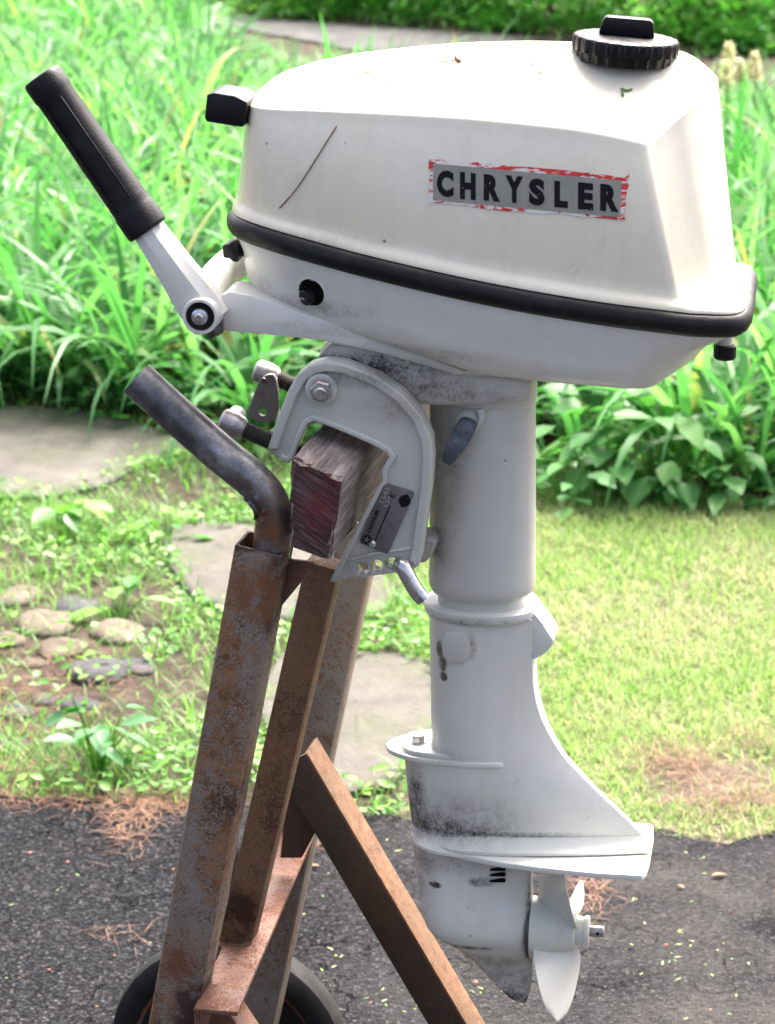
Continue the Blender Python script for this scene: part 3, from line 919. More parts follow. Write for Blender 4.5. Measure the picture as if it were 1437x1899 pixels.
# grip
ga, gb_ = L(262, 409, -.092), L(76, 140, -.092)
gd = (gb_ - ga).normalized()
gs = gd.cross(Vector((0, -1, 0))).normalized()
gl = (gb_ - ga).length
def gsec(t, r, sq=2.6, n=40, rib=0.0):
    out = []
    for k in range(n):
        a = 2 * math.pi * (k + .5) / n
        c, s_ = math.cos(a), math.sin(a)
        rr = r / (abs(c) ** sq + abs(s_) ** sq) ** (1 / sq)
        out.append(ga + gd * t + gs * (c * rr) + Vector((0, s_ * rr, 0)))
    return out
grip = loft('tiller_grip', [gsec(-.012, .013), gsec(-.012, .0198), gsec(-.009, .0214), gsec(.012, .0214), gsec(.015, .0204), gsec(.018, .0202), gsec(gl * .5, .0194), gsec(gl - .024, .0190), gsec(gl - .021, .0200), gsec(gl - .004, .0203), gsec(gl, .0185), gsec(gl + .001, .012), gsec(gl + .001, .0005)], M_GRIP, tiller, 28)
# flat raised panel along the grip
side = (Vector((0, -1, 0)) * .80 + gs * (-.35 if gs.x > 0 else .35)).normalized()
for offs in (-.0105, .0105):
    bar('grip_rib', ga + gd * .024 + Vector((0, -.0200, 0)) + gs * offs, ga + gd * (gl - .028) + Vector((0, -.0188, 0)) + gs * offs, .0014, .0016, M_GRIP, tiller, up=(0, 1, 0), bevel=.0004)

# clamp brackets with real holes
outer = [(497, 832), (516, 772), (536, 722), (552, 694), (574, 676), (604, 669), (640, 674), (700, 697), (748, 730), (782, 770), (800, 812), (803, 850), (799, 905), (791, 960), (781, 1030), (776, 1050), (764, 1060), (740, 1063), (690, 1070), (640, 1075), (618, 1083), (612, 1078), (640, 1020), (672, 955), (700, 903), (709, 890), (708, 870), (722, 846), (716, 838), (690, 824), (640, 802), (600, 786), (582, 780), (570, 786), (558, 812), (546, 848), (536, 858), (518, 852), (501, 843)]
ozx = pxz(outer, -.105)
hole_px = [(672, 1057), (698, 1051), (725, 1047)]
def circ(c, r, n=20): return [(c[0] + r * math.cos(2 * math.pi * k / n), c[1] + r * math.sin(2 * math.pi * k / n)) for k in range(n)]
holes = [circ(h, 11.5 * PX) for h in pxz(hole_px, -.105)]
near_br = curve_plate('clamp_bracket', [ozx] + holes, -.092, .011, M_CLAMP, motor, .0025)
# raised rim on the near face
def strip(i0, i1, d):
    ins = inset_poly(ozx, d)
    idx = list(range(i0, i1 + 1))
    return [ozx[i] for i in idx] + [ins[i] for i in idx[::-1]]
curve_plate('bracket_rim', [strip(0, 15, .0105)], -.1050, .0040, M_CLAMP, near_br, .0022)
curve_plate('bracket_rim', [strip(21, 37, .0060)], -.1045, .0032, M_CLAMP, near_br, .0018)
lowrib = pxz([(644, 1036), (690, 1024), (774, 1012), (774, 1017), (690, 1030), (641, 1042)], -.105)
prism('bracket_rib', lowrib, -.1065, -.10, M_CLAMP, near_br, .001)
far_br = curve_plate('clamp_bracket', [ozx] + holes, .092, .011, M_CLAMP, motor, .0025)
# pivot nut
pn = L(596, 722, -.108)
lathe('pivot_nut', pn, (0, -1, 0), [(-.008, .0165), (.002, .0163), (.0035, .0140), (.0036, .0125)], M_CLAMP, near_br, 28)
lathe('pivot_hex', pn, (0.12, -1, 0), [(.003, .0118), (.010, .0118), (.012, .0100), (.0121, .0070)], M_STEEL, near_br, 6)
lathe('pivot_stud', pn, (0.12, -1, 0), [(.010, .0072), (.020, .0070), (.0215, .0055), (.0216, .0002)], M_STEEL, near_br, 20)
tube('pivot_tube', [L(596, 722, 0) + Vector((0, -.09, 0)), L(596, 722, 0) + Vector((0, .09, 0))], .016, M_SWIVEL, motor, 24)
# name tag
T4 = [(712, 896), (768, 914), (719, 1028), (665, 1006)]
def tagpt(u, v, y=-.1072):
    px, py = bil(T4, u, v)
    p = L(px, py, y)
    return Vector((p.x, y, p.z))
tagp = [(tagpt(u, v).x, tagpt(u, v).z) for u, v in ((.05, 0), (.95, 0), (1, .03), (1, .97), (.95, 1), (.08, 1), (0, .96), (0, .04))]
nametag = prism('name_plate', tagp, -.1078, -.1025, M_TAG, near_br, .0006)
def tagtext(s, u0, u1, v0, v1, mat, bold=0.02, name='tag_lettering'):
    me, co = text_mesh(s, bold)
    for v, (u, w, _) in zip(me.vertices, co):
        # lettering runs along the long side, upward in the photograph
        v.co = tagpt(u0 + (u1 - u0) * (1 - w), v1 - (v1 - v0) * u, -.1084)
    me.name = name
    finish(name, me, mat, near_br, None)
tagtext('CHRYSLER', .10, .22, .42, .80, M_INK, .03)
tagtext('1341', .08, .24, .06, .30, M_STAMP)
tagtext('1341', .27, .40, .12, .33, M_STAMP)
lathe('tag_rivet', tagpt(.40, .13), (0, -1, 0), [(-.002, .0035), (.001, .0032), (.0022, .0018), (.0023, .0001)], M_DARKSTEEL, near_br, 14)
lathe('tag_rivet', tagpt(.42, .94), (0, -1, 0), [(-.002, .0042), (.001, .0038), (.003, .002), (.0031, .0001)], M_BRIGHT, near_br, 14)
bar('tag_line', tagpt(.46, .30, -.108), tagpt(.46, .88, -.108), .0011, .0008, M_INK, near_br, up=(0, 1, 0), bevel=0)
# five-sided emblem with a pale star
ce = tagpt(.20, .91, -.1084)
emb = bmesh.new()
emb.faces.new([emb.verts.new(ce + Vector((.0058 * math.sin(2 * math.pi * k / 5 + .3), 0, .0058 * math.cos(2 * math.pi * k / 5 + .3)))) for k in range(5)])
from_bm('tag_emblem', emb, M_INK, near_br, None)
st = bmesh.new()
for k in range(5):
    a = 2 * math.pi * k / 5 + .3
    d = Vector((math.sin(a), 0, math.cos(a))); n_ = Vector((math.cos(a), 0, -math.sin(a)))
    st.faces.new([st.verts.new(ce + Vector((0, -.0004, 0)) + v) for v in (n_ * .0006, d * .0054, -n_ * .0006)])
from_bm('tag_star', st, M_STAMP, near_br, None)
ce2 = tagpt(.82, .16, -.1084)
emb = bmesh.new()
emb.faces.new([emb.verts.new(ce2 + Vector((.0062 * math.sin(2 * math.pi * k / 16) * (1.3 if k in (1, 9) else 1), 0, .0062 * math.cos(2 * math.pi * k / 16) * (1.3 if k in (1, 9) else 1)))) for k in range(16)])
from_bm('tag_emblem', emb, M_INK, near_br, None)

# clamp screws with threads
def screw(a, b, r, parent):
    a, b = Vector(a), Vector(b)
    n = int((b - a).length / .0011)
    pts = [a.lerp(b, i / n) for i in range(n + 1)]
    rad = [r * (1.0 if i % 2 else .84) for i in range(n + 1)]
    return loft('clamp_screw', tube_rings(pts, rad, 18), M_DARKSTEEL, parent, 60)
for yl, (x0, y0), (x1, y1), down in ((-.092, (438, 790), (560, 845), False), (.092, (500, 696), (590, 735), True)):
    a, b = L(x0, y0, yl), L(x1, y1, yl)
    d = (b - a).normalized()
    sc = screw(a, b, .0095, motor)
    lathe('screw_head', a - d * .006, d, [(-.012, .0002), (-.0118, .009), (-.009, .0125), (.004, .0135), (.012, .012), (.016, .009)], M_STEEL, sc, 24)
    if down:
        tab = pxz([(487, 700), (499, 694), (511, 700), (517, 745), (513, 772), (506, 779), (490, 784), (470, 778), (461, 768), (463, 755), (476, 718)], yl - .02)
        hl = circ(pxz([(487, 764)], yl - .02)[0], 7.5 * PX)
        curve_plate('screw_tab', [smooth_poly(tab, 3), hl], yl - .018, .0035, M_TAB, sc, .001)
        lathe('tab_rivet', L(489, 706, yl - .023), (0, -1, 0), [(0, .0035), (.0012, .003), (.0013, .0002)], M_DARKSTEEL, sc, 14)
        bar('tab_edge', L(512, 700, yl - .008), L(513, 772, yl - .008), .004, .014, M_STEEL, sc, up=(0, 1, 0), bevel=.001)
    else:
        prism('screw_tab', pxz([(410, 776), (420, 766), (436, 768), (446, 784), (440, 798), (424, 796)], yl), yl - .01, yl + .035, M_STEEL, sc, .003)

# swivel bracket: arm from pivot to the leg, and the upper leg tube
sw = pxz([(572, 700), (582, 672), (606, 640), (640, 632), (720, 640), (800, 655), (866, 692), (985, 702), (985, 745), (880, 755), (800, 755), (740, 745), (680, 720), (640, 735), (600, 745), (575, 730)], -.072)
swivel = prism('swivel_bracket', sw, -.072, .072, M_SWIVEL, motor, .009, 3)
def section(xl, xr, hw, z, k=0.0, te=.2, n=26, p=2.3):
    near = []
    for i in range(n + 1):
        u = .5 - .5 * math.cos(math.pi * i / n)
        ov = max(0.0, 1 - abs(2 * u - 1) ** p) ** (1 / p)
        if u < .32:
            fo = math.sqrt(max(0, 1 - (1 - u / .32) ** 2))
        else:
            fo = 1 - (1 - te) * ((u - .32) / .68) ** 1.5
        near.append((xl + (xr - xl) * u, hw * (ov * (1 - k) + fo * k)))
    lp = [Vector((x, -t, z)) for x, t in near]
    return lp + [Vector((x, t + 1e-5, z)) for x, t in near[::-1]]
def rows_loft(name, rows, mat, parent, sharp=30, sub=1):
    out = []
    for row in rows:
        py, a, b, hw, k, te = row[:6]
        z = L((a + b) / 2, py, 0).z
        out.append(section(L(a, py, 0).x, L(b, py, 0).x, hw, z, k, te))
    return loft(name, out, mat, parent, sharp)
rows_loft('cowl_neck', [(615, 700, 1010, .080, 0, .2), (640, 735, 1005, .079, 0, .2), (660, 765, 998, .075, 0, .2), (676, 800, 985, .064, 0, .2), (680, 815, 975, .055, 0, .2)], M_LOWCOWL, lower)
upper_leg = rows_loft('upper_leg_tube', [
    (688, 800, 990, .050, 0, .2), (690, 795, 995, .052, 0, .2), (733, 795, 996, .052, 0, .2), (738, 798, 993, .049, 0, .2), (860, 798, 993, .0485, 0, .2), (1035, 798, 993, .0485, 0, .2), (1065, 796, 993, .050, 0, .2),
    (1080, 797, 992, .0505, 0, .2), (1090, 802, 988, .048, 0, .2), (1094, 808, 983, .045, 0, .2), (1097, 812, 980, .043, 0, .2), (1099, 813, 979, .0425, 0, .2), (1118, 813, 979, .0425, 0, .2)], M_SWIVEL, motor)
# friction lever and its boss
fb = L(872, 782, -.05)
lathe('lever_boss', L(868, 780, -.045), (.1, -1, 0), [(-.01, .014), (.006, .013), (.009, .010), (.0092, .0002)], M_SWIVEL, upper_leg, 24)
lv = smooth_poly(pxz([(850, 782), (862, 776), (880, 784), (881, 798), (866, 826), (838, 859), (829, 857), (821, 848), (832, 815)], -.062), 3)
prism('friction_lever', lv, -.068, -.0545, M_LEVER, upper_leg, .0028)
prism('lever_tab', pxz([(886, 756), (898, 756), (900, 775), (884, 800), (879, 798), (889, 775)], -.052), -.058, -.04, M_SWIVEL, upper_leg, .002)
# tilt stop lug behind the clamp
prism('tilt_lug', pxz([(778, 992), (800, 990), (812, 1000), (806, 1022), (790, 1040), (776, 1040)], -.05), -.06, -.02, M_SWIVEL, upper_leg, .004)
# tilt pin
tp = spline([L(744, 1046, -.085), L(744, 1046, -.112), L(747, 1052, -.118), L(760, 1076, -.119), L(772, 1096, -.119), L(786, 1112, -.119)], 5)
tube('tilt_pin', tp, .0082, M_BRIGHT, motor, 18)

# lower leg: collar, exhaust housing
collar = rows_loft('leg_collar', [(1112, 792, 997, .051, 0, .2), (1114, 788, 1000, .0535, 0, .2), (1126, 788, 1000, .0535, 0, .2), (1131, 792, 996, .051, 0, .2), (1133, 797, 991, .047, 0, .2)], M_LEG, motor)
def fsection(xl, xm, xr, hw, te, z, n=44):
    near = []
    for i in range(n + 1):
        x = xl + (xr - xl) * (.5 - .5 * math.cos(math.pi * i / n))
        if x < xm:
            f = max(0.0, 1 - ((xm - x) / (xm - xl)) ** 2.2) ** (1 / 2.2)
        else:
            f = 1 - (1 - te) * ((x - xm) / (xr - xm)) ** 1.7
        near.append((x, hw * f))
    return [Vector((x, -t, z)) for x, t in near] + [Vector((x, t + 1e-5, z)) for x, t in near[::-1]]
def frows(name, rows, mat, parent, xm=872, sharp=30):
    out = []
    for py, a, b, hw, te in rows:
        z = L((a + b) / 2, py, 0).z
        out.append(fsection(L(a, py, 0).x, L(xm, py, 0).x, L(b, py, 0).x, hw, te, z))
    return loft(name, out, mat, parent, sharp)
LEGROWS = [(1128, 797, 991, .047, .62), (1200, 798, 991, .0455, .52), (1250, 799, 992, .0445, .45), (1285, 800, 997, .044, .38), (1315, 800, 1005, .0435, .31), (1345, 801, 1018, .043, .25), (1370, 801, 1032, .0425, .20), (1390, 801, 1045, .042, .17),
           (1400, 801, 1053, .0415, .155), (1425, 802, 1078, .0400, .14), (1450, 803, 1102, .0382, .13), (1480, 803, 1135, .0358, .13), (1510, 804, 1168, .0338, .13), (1532, 804, 1190, .0324, .13), (1534, 804, 1191, .0308, .12), (1536, 804, 1193, .0326, .14),
           (1543, 804, 1199, .0345, .18), (1549, 804, 1203, .0395, .24), (1554, 804, 1206, .0480, .30), (1559, 804, 1206, .0482, .30)]
leg = frows('leg_housing', LEGROWS, M_LEG, motor)
def nose_rows(name, lead, mat, parent, xm=872, xe=985):
    out = []
    for py, a in lead:
        r = min(LEGROWS, key=lambda q: abs(q[0] - py))
        z = L(900, py, 0).z
        xl, m, e, xr_ = L(a, py, 0).x, L(xm, py, 0).x, L(xe, py, 0).x, L(r[2], py, 0).x
        near = []
        for i in range(41):
            x = xl + (e - xl) * (.5 - .5 * math.cos(math.pi * i / 40))
            if x < m:
                f = r[3] * max(0.0, 1 - ((m - x) / (m - xl)) ** 2.2) ** (1 / 2.2) + .0007 * (x - xl) / (m - xl)
            else:
                f = r[3] * (1 - (1 - r[4]) * ((x - m) / (xr_ - m)) ** 1.7) + .0007 - .002 * (x - m) / (e - m)
            near.append((x, f))
        out.append([Vector((x, -t, z)) for x, t in near] + [Vector((x, t + 1e-5, z)) for x, t in near[::-1]])
    return loft(name, out, mat, parent, 30)
nose_rows('leg_fairing', [(1388, 750), (1400, 750), (1425, 752), (1450, 754), (1480, 757), (1510, 761), (1532, 764), (1534, 766), (1536, 764), (1543, 764), (1549, 765), (1554, 766), (1559, 766)], M_LEG, leg)
# exhaust snout
prism('exhaust_snout', pxz([(978, 1130), (994, 1136), (1008, 1154), (1029, 1186), (1023, 1198), (1009, 1213), (990, 1222), (978, 1224)], -.02), -.0245, .0245, M_LEG, leg, .004)
# oval plug
oc = L(846, 1198, -.045)
ov = [(oc.x + .0148 * math.copysign(abs(math.cos(a)) ** .8, math.cos(a)), oc.z + .0180 * math.copysign(abs(math.sin(a)) ** .8, math.sin(a))) for a in [2 * math.pi * k / 28 for k in range(28)]]
prism('oval_plug', ov, -.0500, -.036, M_SWIVEL, leg, .0022)
# splash plate with pad and bolt
zp = L(780, 1386, 0).z
def plan_plate(name, half, z0, z1, mat, parent, bev=.0015, sharp=35):
    poly = [(x, -y) for x, y in half] + [(x, y) for x, y in half[::-1] if y > 1e-6]
    b = bmesh.new()
    f = b.faces.new([b.verts.new((x, y, z0)) for x, y in poly])
    ex = bmesh.ops.extrude_face_region(b, geom=[f])
    bmesh.ops.translate(b, verts=[g for g in ex['geom'] if isinstance(g, bmesh.types.BMVert)], vec=(0, 0, z1 - z0))
    bmesh.ops.recalc_face_normals(b, faces=b.faces)
    if bev:
        es = [e for e in b.edges if abs(e.verts[0].co.z - e.verts[1].co.z) < 1e-6]
        bmesh.ops.bevel(b, geom=es, offset=bev, segments=2, profile=.5, affect='EDGES')
    return from_bm(name, b, mat, parent, sharp)
def edge_half(tip, pts, z):
    e = [Lz(x, y, z) for x, y in pts]
    h = [(L(tip[0], tip[1], 0).x, 0.0)] + [(p.x, max(.003, -p.y)) for p in e]
    sp_ = spline([Vector((x, y, 0)) for x, y in h], 5)
    return [(p.x, max(0.0, p.y)) for p in sp_] + [(h[-1][0] + .012, h[-1][1] * .5), (h[-1][0] + .012, 0.0)]
plan_plate('splash_plate', edge_half((715, 1386), [(720, 1392), (735, 1400), (765, 1409), (800, 1414), (850, 1419), (900, 1421), (930, 1419), (948, 1410)], zp), zp - .003, zp + .003, M_LEG, leg)
plan_plate('splash_pad', edge_half((744, 1379), [(748, 1384), (765, 1392), (800, 1398), (840, 1402), (870, 1402), (888, 1394)], zp + .0085), zp + .002, zp + .0085, M_LEG, leg, .002)
bp = L(775, 1376, -.006)
lathe('plate_bolt', Vector((bp.x, bp.y, zp + .0085)), (0, 0, 1), [(0, .0095), (.0015, .0095), (.0016, .0078), (.008, .0078), (.009, .0065), (.0091, .0002)], M_BRIGHT, leg, 6)

# anti-cavitation plate
za = L(768, 1552, 0).z
edge = [Lz(x, y, za) for x, y in ((800, 1567), (850, 1589), (930, 1605), (1000, 1614), (1100, 1624), (1190, 1629))]
half = [(L(766, 1552, 0).x, 0.0)] + [(p.x, max(.004, -p.y)) for p in edge]
xr = half[-1][0]
half += [(xr + .004, half[-1][1] * .9), (xr + .006, half[-1][1] * .5), (xr + .006, 0.0)]
plan_plate('cavitation_plate', half, za - .003, za + .0035, M_LEG, motor, .0012)
# gear case with skeg
gear = rows_loft('gear_case', [
    (1550, 764, 990, .034, .6, .45), (1590, 768, 987, .034, .6, .45), (1625, 773, 986, .035, .6, .5), (1655, 778, 986, .038, .55, .6), (1680, 782, 986, .0415, .5, .78), (1700, 786, 986, .0430, .5, .88), (1714, 791, 986, .0425, .5, .88), (1726, 800, 986, .0390, .5, .85), (1738, 817, 986, .0335, .5, .8), (1750, 836, 986, .0270, .55, .75), (1762, 852, 987, .0205, .6, .7),
    (1774, 866, 989, .0145, .7, .6), (1788, 880, 989, .0100, .8, .5), (1806, 898, 988, .0075, .9, .45), (1830, 922, 984, .0060, .9, .4), (1846, 939, 980, .0050, .9, .4), (1854, 950, 978, .0042, .9, .4), (1858, 962, 976, .0032, .9, .4)], M_GEAR, motor, 30)
# exhaust slots and paint chips on the gear case
for i, yy in enumerate((1612, 1622, 1633)):
    p = L(922, yy, -.032)
    h = Vector((p.x, -.0338, p.z))
    prism('water_slot', pxz([(908, yy + 1), (930, yy - 2.5), (937, yy - 2), (937, yy + 2.5), (910, yy + 2)], -.033), -.0345, -.030, M_DARKHOLE, gear)
# propeller
hc = L(1035, 1722, 0)
prop = empty('propeller', Matrix.Identity(4))
prop.parent = motor
prop.location = hc
XA = Vector((1, 0, 0))
zero = Vector((0, 0, 0))
def pxx(px): return L(px, 1722, 0).x - hc.x
lathe('hub', zero, XA, [(pxx(986), .0345), (pxx(990), .0345), (pxx(1000), .0325), (pxx(1030), .027), (pxx(1066), .0225), (pxx(1068), .0205), (pxx(1069), .0002)], M_PROP, prop, 36)
lathe('hub_nut', zero, XA, [(pxx(1064), .0165), (pxx(1083), .0150), (pxx(1085), .0170), (pxx(1091), .0170), (pxx(1093), .016), (pxx(1093.5), .0002)], M_PROP, prop, 28)
lathe('shaft', zero, XA, [(pxx(1088), .0062), (pxx(1119), .0062), (pxx(1121), .005), (pxx(1121.2), .0002)], M_STEEL, prop, 18)
lathe('shaft_pin', Vector((pxx(1109), -.0058, 0)), (0, -1, 0), [(0, .0018), (.0008, .0017), (.0009, .0001)], M_DARKHOLE, prop, 12)
lathe('thrust_ring', zero, XA, [(pxx(980), .0002), (pxx(980.2), .0345), (pxx(986), .0340), (pxx(987), .0002)], M_DARKSTEEL, prop, 36)
def blade(theta, name='blade'):
    bm = bmesh.new()
    nr, ns = 14, 10
    r0, r1 = .020, .102
    top, bot = [], []
    for i in range(nr + 1):
        t = i / nr
        r = r0 + (r1 - r0) * t
        chord = .052 + .034 * math.sin(math.pi * min(1, t * 1.15)) if t < .87 else 0
        chord = (.046 + .032 * math.sin(math.pi * (t * .78 + .08))) * (1 - max(0, (t - .62) / .38) ** 2.6) ** .5 if t < 1 else .004
        phi = math.atan2(.235, 2 * math.pi * max(r, .03))
        th = .0032 * (1 - .65 * t) + .0006
        rt, rb = [], []
        for j in range(ns + 1):
            s_ = j / ns - .5
            sk = -.010 * t * t
            cam_ = .0035 * (1 - 4 * s_ * s_)
            xx = (s_ * chord) * math.sin(phi) + .004 * t + cam_ * .5
            tt = (s_ * chord + sk) * math.cos(phi)
            ang = theta + tt / max(r, .03)
            edge_t = th * (1 - (2 * s_) ** 2) ** .5 if abs(s_) < .499 else 0.0003
            for lst, sg in ((rt, 1), (rb, -1)):
                lst.append(Vector((xx + sg * edge_t * math.cos(phi), r * math.cos(ang), r * math.sin(ang))))
        top.append(rt); bot.append(rb)
    loops = [a + b[::-1] for a, b in zip(top, bot)]
    loft_into(bm, loops)
    return from_bm(name, bm, M_PROP, prop, 45)
for th in (-122, -2, 118):
    blade(R(th))

# ================================================================== STAND
stand = empty('motor_stand', FS, 'rusty two-wheeled steel stand carrying a wooden transom block', 'motor stand')
def tube_sq(name, a, b, w, mat, parent, open_top=True, xdir=(1, 0, 0)):
    """hollow square tube from a (top) to b"""
    a, b = Vector(a), Vector(b)
    t = (b - a).normalized()
    x = (Vector(xdir) - t * t.dot(Vector(xdir))).normalized()
    y = t.cross(x).normalized()
    def sq(p, h, ch=.0022):
        c = [(-1, -1 + ch / h), (-1 + ch / h, -1), (1 - ch / h, -1), (1, -1 + ch / h), (1, 1 - ch / h), (1 - ch / h, 1), (-1 + ch / h, 1), (-1, 1 - ch / h)]
        return [p + x * (h * i) + y * (h * j) for i, j in c]
    h = w / 2
    rings = [sq(b, h), sq(a - t * -.0012, h), sq(a, h - .0006), sq(a, h - .0032), sq(a + t * .12, h - .0034)]
    bm = bmesh.new()
    loft_into(bm, rings, True, True)
    return from_bm(name, bm, mat, parent, 40)
def Sz(px, py, z):
    o = FSI @ CAMP
    d = FSI.to_3x3() @ ray(px, py)
    return o + d * ((z - o.z) / d.z)
YN = -.165
cross_near = S(412, 1850, -.175)
cross_far = Sz(548, 1545, cross_near.z)
YF = cross_far.y + .02
up_near_a, up_near_b = S(491, 1008, YN), S(312, 1980, YN)
up_near_d = (up_near_b - up_near_a)
up_near_b = up_near_a + up_near_d * ((up_near_a.z + LIFT - .03) / -up_near_d.z)
tube_sq('upright', up_near_a, up_near_b, .0505, M_RUSTGREY, stand)
ufa, ufb = S(674, 960, YF), S(478, 1899, YF)
ufd = ufb - ufa
ufb = ufa + ufd * ((ufa.z + LIFT - .03) / -ufd.z)
tube_sq('upright', ufa, ufb, .046, M_RUSTGREY2, stand)
# centre post
bar('centre_post', S(604, 1040, -.035), S(441, 1742, -.035), .036, .036, M_BROWN, stand, up=(0, 1, 0), bevel=.0015)
# cross bar between uprights: flat top, front lip
ca, cb = cross_near + (cross_near - cross_far) * .08, cross_far
print('cross', ca, cb)
bm = bmesh.new()
bar_bm(bm, ca, cb, .048, .006)
bar_bm(bm, ca + Vector((-.022, 0, -.02)), cb + Vector((-.022, 0, -.02)), .004, .045)
from_bm('cross_bar', bm, M_REDRUST, stand)
# weld seams at the post foot
tube('weld_seam', spline([S(404, 1752, -.055), S(425, 1760, -.056), S(450, 1757, -.056), S(462, 1748, -.05)], 5), .0045, M_DARKRUST, stand, 10)
# braces: angle iron, camera-facing web and a flange on top
def angle_brace(a, b, web, fl, mw, mf):
    a, b = Vector(a), Vector(b)
    d = (b - a).normalized()
    s_ = d.cross(Vector((0, -1, 0))).normalized()
    if s_.z < 0:
        s_ = -s_
    bm = bmesh.new()
    bar_bm(bm, a, b, .005, web, up=s_, bevel=.0008)
    n0 = len(bm.faces)
    bar_bm(bm, a + s_ * (web / 2) + Vector((0, fl / 2 - .002, 0)), b + s_ * (web / 2) + Vector((0, fl / 2 - .002, 0)), fl, .005, up=s_, bevel=.0008)
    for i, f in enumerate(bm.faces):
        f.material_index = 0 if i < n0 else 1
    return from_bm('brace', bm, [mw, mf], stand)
ba, bb = S(540, 1410, .115), S(838, 1915, .115)
bd = bb - ba
bb = ba + bd * ((ba.z + LIFT - .02) / -bd.z)
angle_brace(ba, bb, .040, .05, M_SHADERUST, M_DARKRUST)  # web coloured darker than the flange for its shade and grease
ba2, bb2 = S(358, 1830, -.130), S(416, 1918, -.130)
bd = bb2 - ba2
bb2 = ba2 + bd * ((ba2.z + LIFT - .02) / -bd.z)
angle_brace(ba2, bb2, .035, .045, M_REDRUST, M_REDRUST)
# gussets
prism('gusset', pxz([(530, 1034), (583, 1041), (560, 1078), (522, 1124), (512, 1122)], YN + .02, S), YN + .016, YN + .021, M_REDRUST, stand, .0008)
prism('gusset', pxz([(540, 1420), (600, 1440), (592, 1530), (560, 1590), (520, 1590)], .14, S), 0.138, .143, M_SHADERUST, stand, .0008)  # same near-black steel, fills the dark area under the brace
prism('bracket_plate', pxz([(436, 1592), (446, 1566), (452, 1640), (430, 1700), (424, 1690)], .05, S), .04, .06, M_DARKSTEEL, stand, .001)
# handle pipe, kinked where it was bent
hp_ = spline([S(253, 702, YN), S(330, 772, YN), S(410, 842, YN), S(455, 878, YN), S(484, 906, YN), S(502, 935, YN), S(508, 965, YN), S(505, 1000, YN), S(502, 1040, YN)], 6)
hr = []
for i, p in enumerate(hp_):
    hr.append(.0192)
bm = bmesh.new()
rg = tube_rings(hp_, hr, 28)
kc = S(478, 935, YN)
for r_ in rg:
    for v in r_:
        d = (Vector(v) - kc).length
        if d < .022:
            v += (Vector(v) - kc).normalized() * -.0035 * math.cos(d * 700)
vv = loft_into(bm, rg, False, True)
d0 = (hp_[1] - hp_[0]).normalized()
inner = [[bm.verts.new(hp_[0] + (Vector(v) - hp_[0]) * .86) for v in rg[0]], [bm.verts.new(hp_[0] + d0 * .06 + (Vector(v) - hp_[0]) * .85) for v in rg[0]]]
n = len(rg[0])
for i in range(n):
    j = (i + 1) % n
    bm.faces.new((vv[0][j], vv[0][i], inner[0][i], inner[0][j]))
    bm.faces.new((inner[0][j], inner[0][i], inner[1][i], inner[1][j]))
bm.faces.new(inner[1])
from_bm('handle_pipe', bm, M_PIPE, stand, 45)
# wooden transom block
wp = pxz([(541, 849), (637, 887), (609, 1042), (534, 1012)], -.195, S)
bm = prism_bm(wp, -.195, .15, .004, 3)
bmesh.ops.subdivide_edges(bm, edges=[e for e in bm.edges if e.calc_length() > .04], cuts=5, use_grid_fill=True)
for v in bm.verts:
    v.co += Vector((random.gauss(0, .0009), random.gauss(0, .0013), random.gauss(0, .0009)))
wood = from_bm('transom_block', bm, [M_WOOD, M_WOODEND], stand, 40)
for p in wood.data.polygons:
    if abs(p.normal.y) > .75:
        p.material_index = 1
tag(wood, 'weathered grey wooden block with dark red end grain', None)
# wheels and axle
WY = YF + .062
wc = S(428, 1975, WY)
wz = .158 - LIFT
print('wheel', wc)
def wheel(y):
    c = Vector((wc.x, y, wz))
    w = empty('wheel', Matrix.Identity(4))
    w.parent = stand
    w.location = c
    lathe('tyre', zero, (0, 1, 0), [(-.020, .120), (-.025, .125), (-.027, .136), (-.024, .147), (-.017, .155), (-.006, .158), (.006, .158), (.017, .155), (.024, .147), (.027, .136), (.025, .125), (.020, .120)], M_TYRE, w, 64, 30, wob=lambda k: 1 + .002 * (k % 2))
    lathe('rim', zero, (0, 1, 0), [(-.021, .0002), (-.024, .022), (-.022, .030), (-.010, .036), (-.008, .098), (-.018, .116), (-.024, .1245), (.024, .1245), (.018, .116), (.008, .098), (.010, .036), (.022, .030), (.024, .022), (.021, .0002)], M_REDRUST, w, 48, 30)
    return w
wheel(WY)
wheel(YN - .07)
tube('axle', [Vector((wc.x, YN - .075, wz)), Vector((wc.x, WY, wz))], .008, M_DARKRUST, stand, 16)

# ================================================================== STONES
def flat_stone(name, pts, h, mat, label, cat, group=None):
    w = [G(x, y) for x, y in pts]
    c = sum(w, Vector()) / len(w)
    poly = smooth_poly([((p.x - c.x) * random.uniform(.95, 1.05), (p.y - c.y) * random.uniform(.95, 1.05)) for p in w], 3)
    poly = [(x * (1 + random.uniform(-.022, .022)), y * (1 + random.uniform(-.022, .022))) for x, y in poly]
    bm = bmesh.new()
    rings = [[Vector((x, y, -.02)) for x, y in poly], [Vector((x, y, h * .6)) for x, y in poly], [Vector((x * .975, y * .975, h * .95)) for x, y in poly]]
    for s_ in (.92, .82, .7, .55, .4, .25, .1):
        rings.append([Vector((x * s_, y * s_, h + random.gauss(0, .0022))) for x, y in poly])
    loft_into(bm, rings)
    o = from_bm(name, bm, mat, None, 50)
    o.location = c
    return tag(o, label, cat, group)
GS = 'stepping stones across the garden'
flat_stone('stepping_stone', [(-260, 800), (-120, 768), (20, 764), (150, 774), (260, 796), (345, 826), (330, 850), (255, 868), (190, 905), (60, 930), (-120, 915), (-250, 870)], .018, M_FLAG, 'large grey stepping stone at the left edge by the flower bed', 'stepping stone', GS)
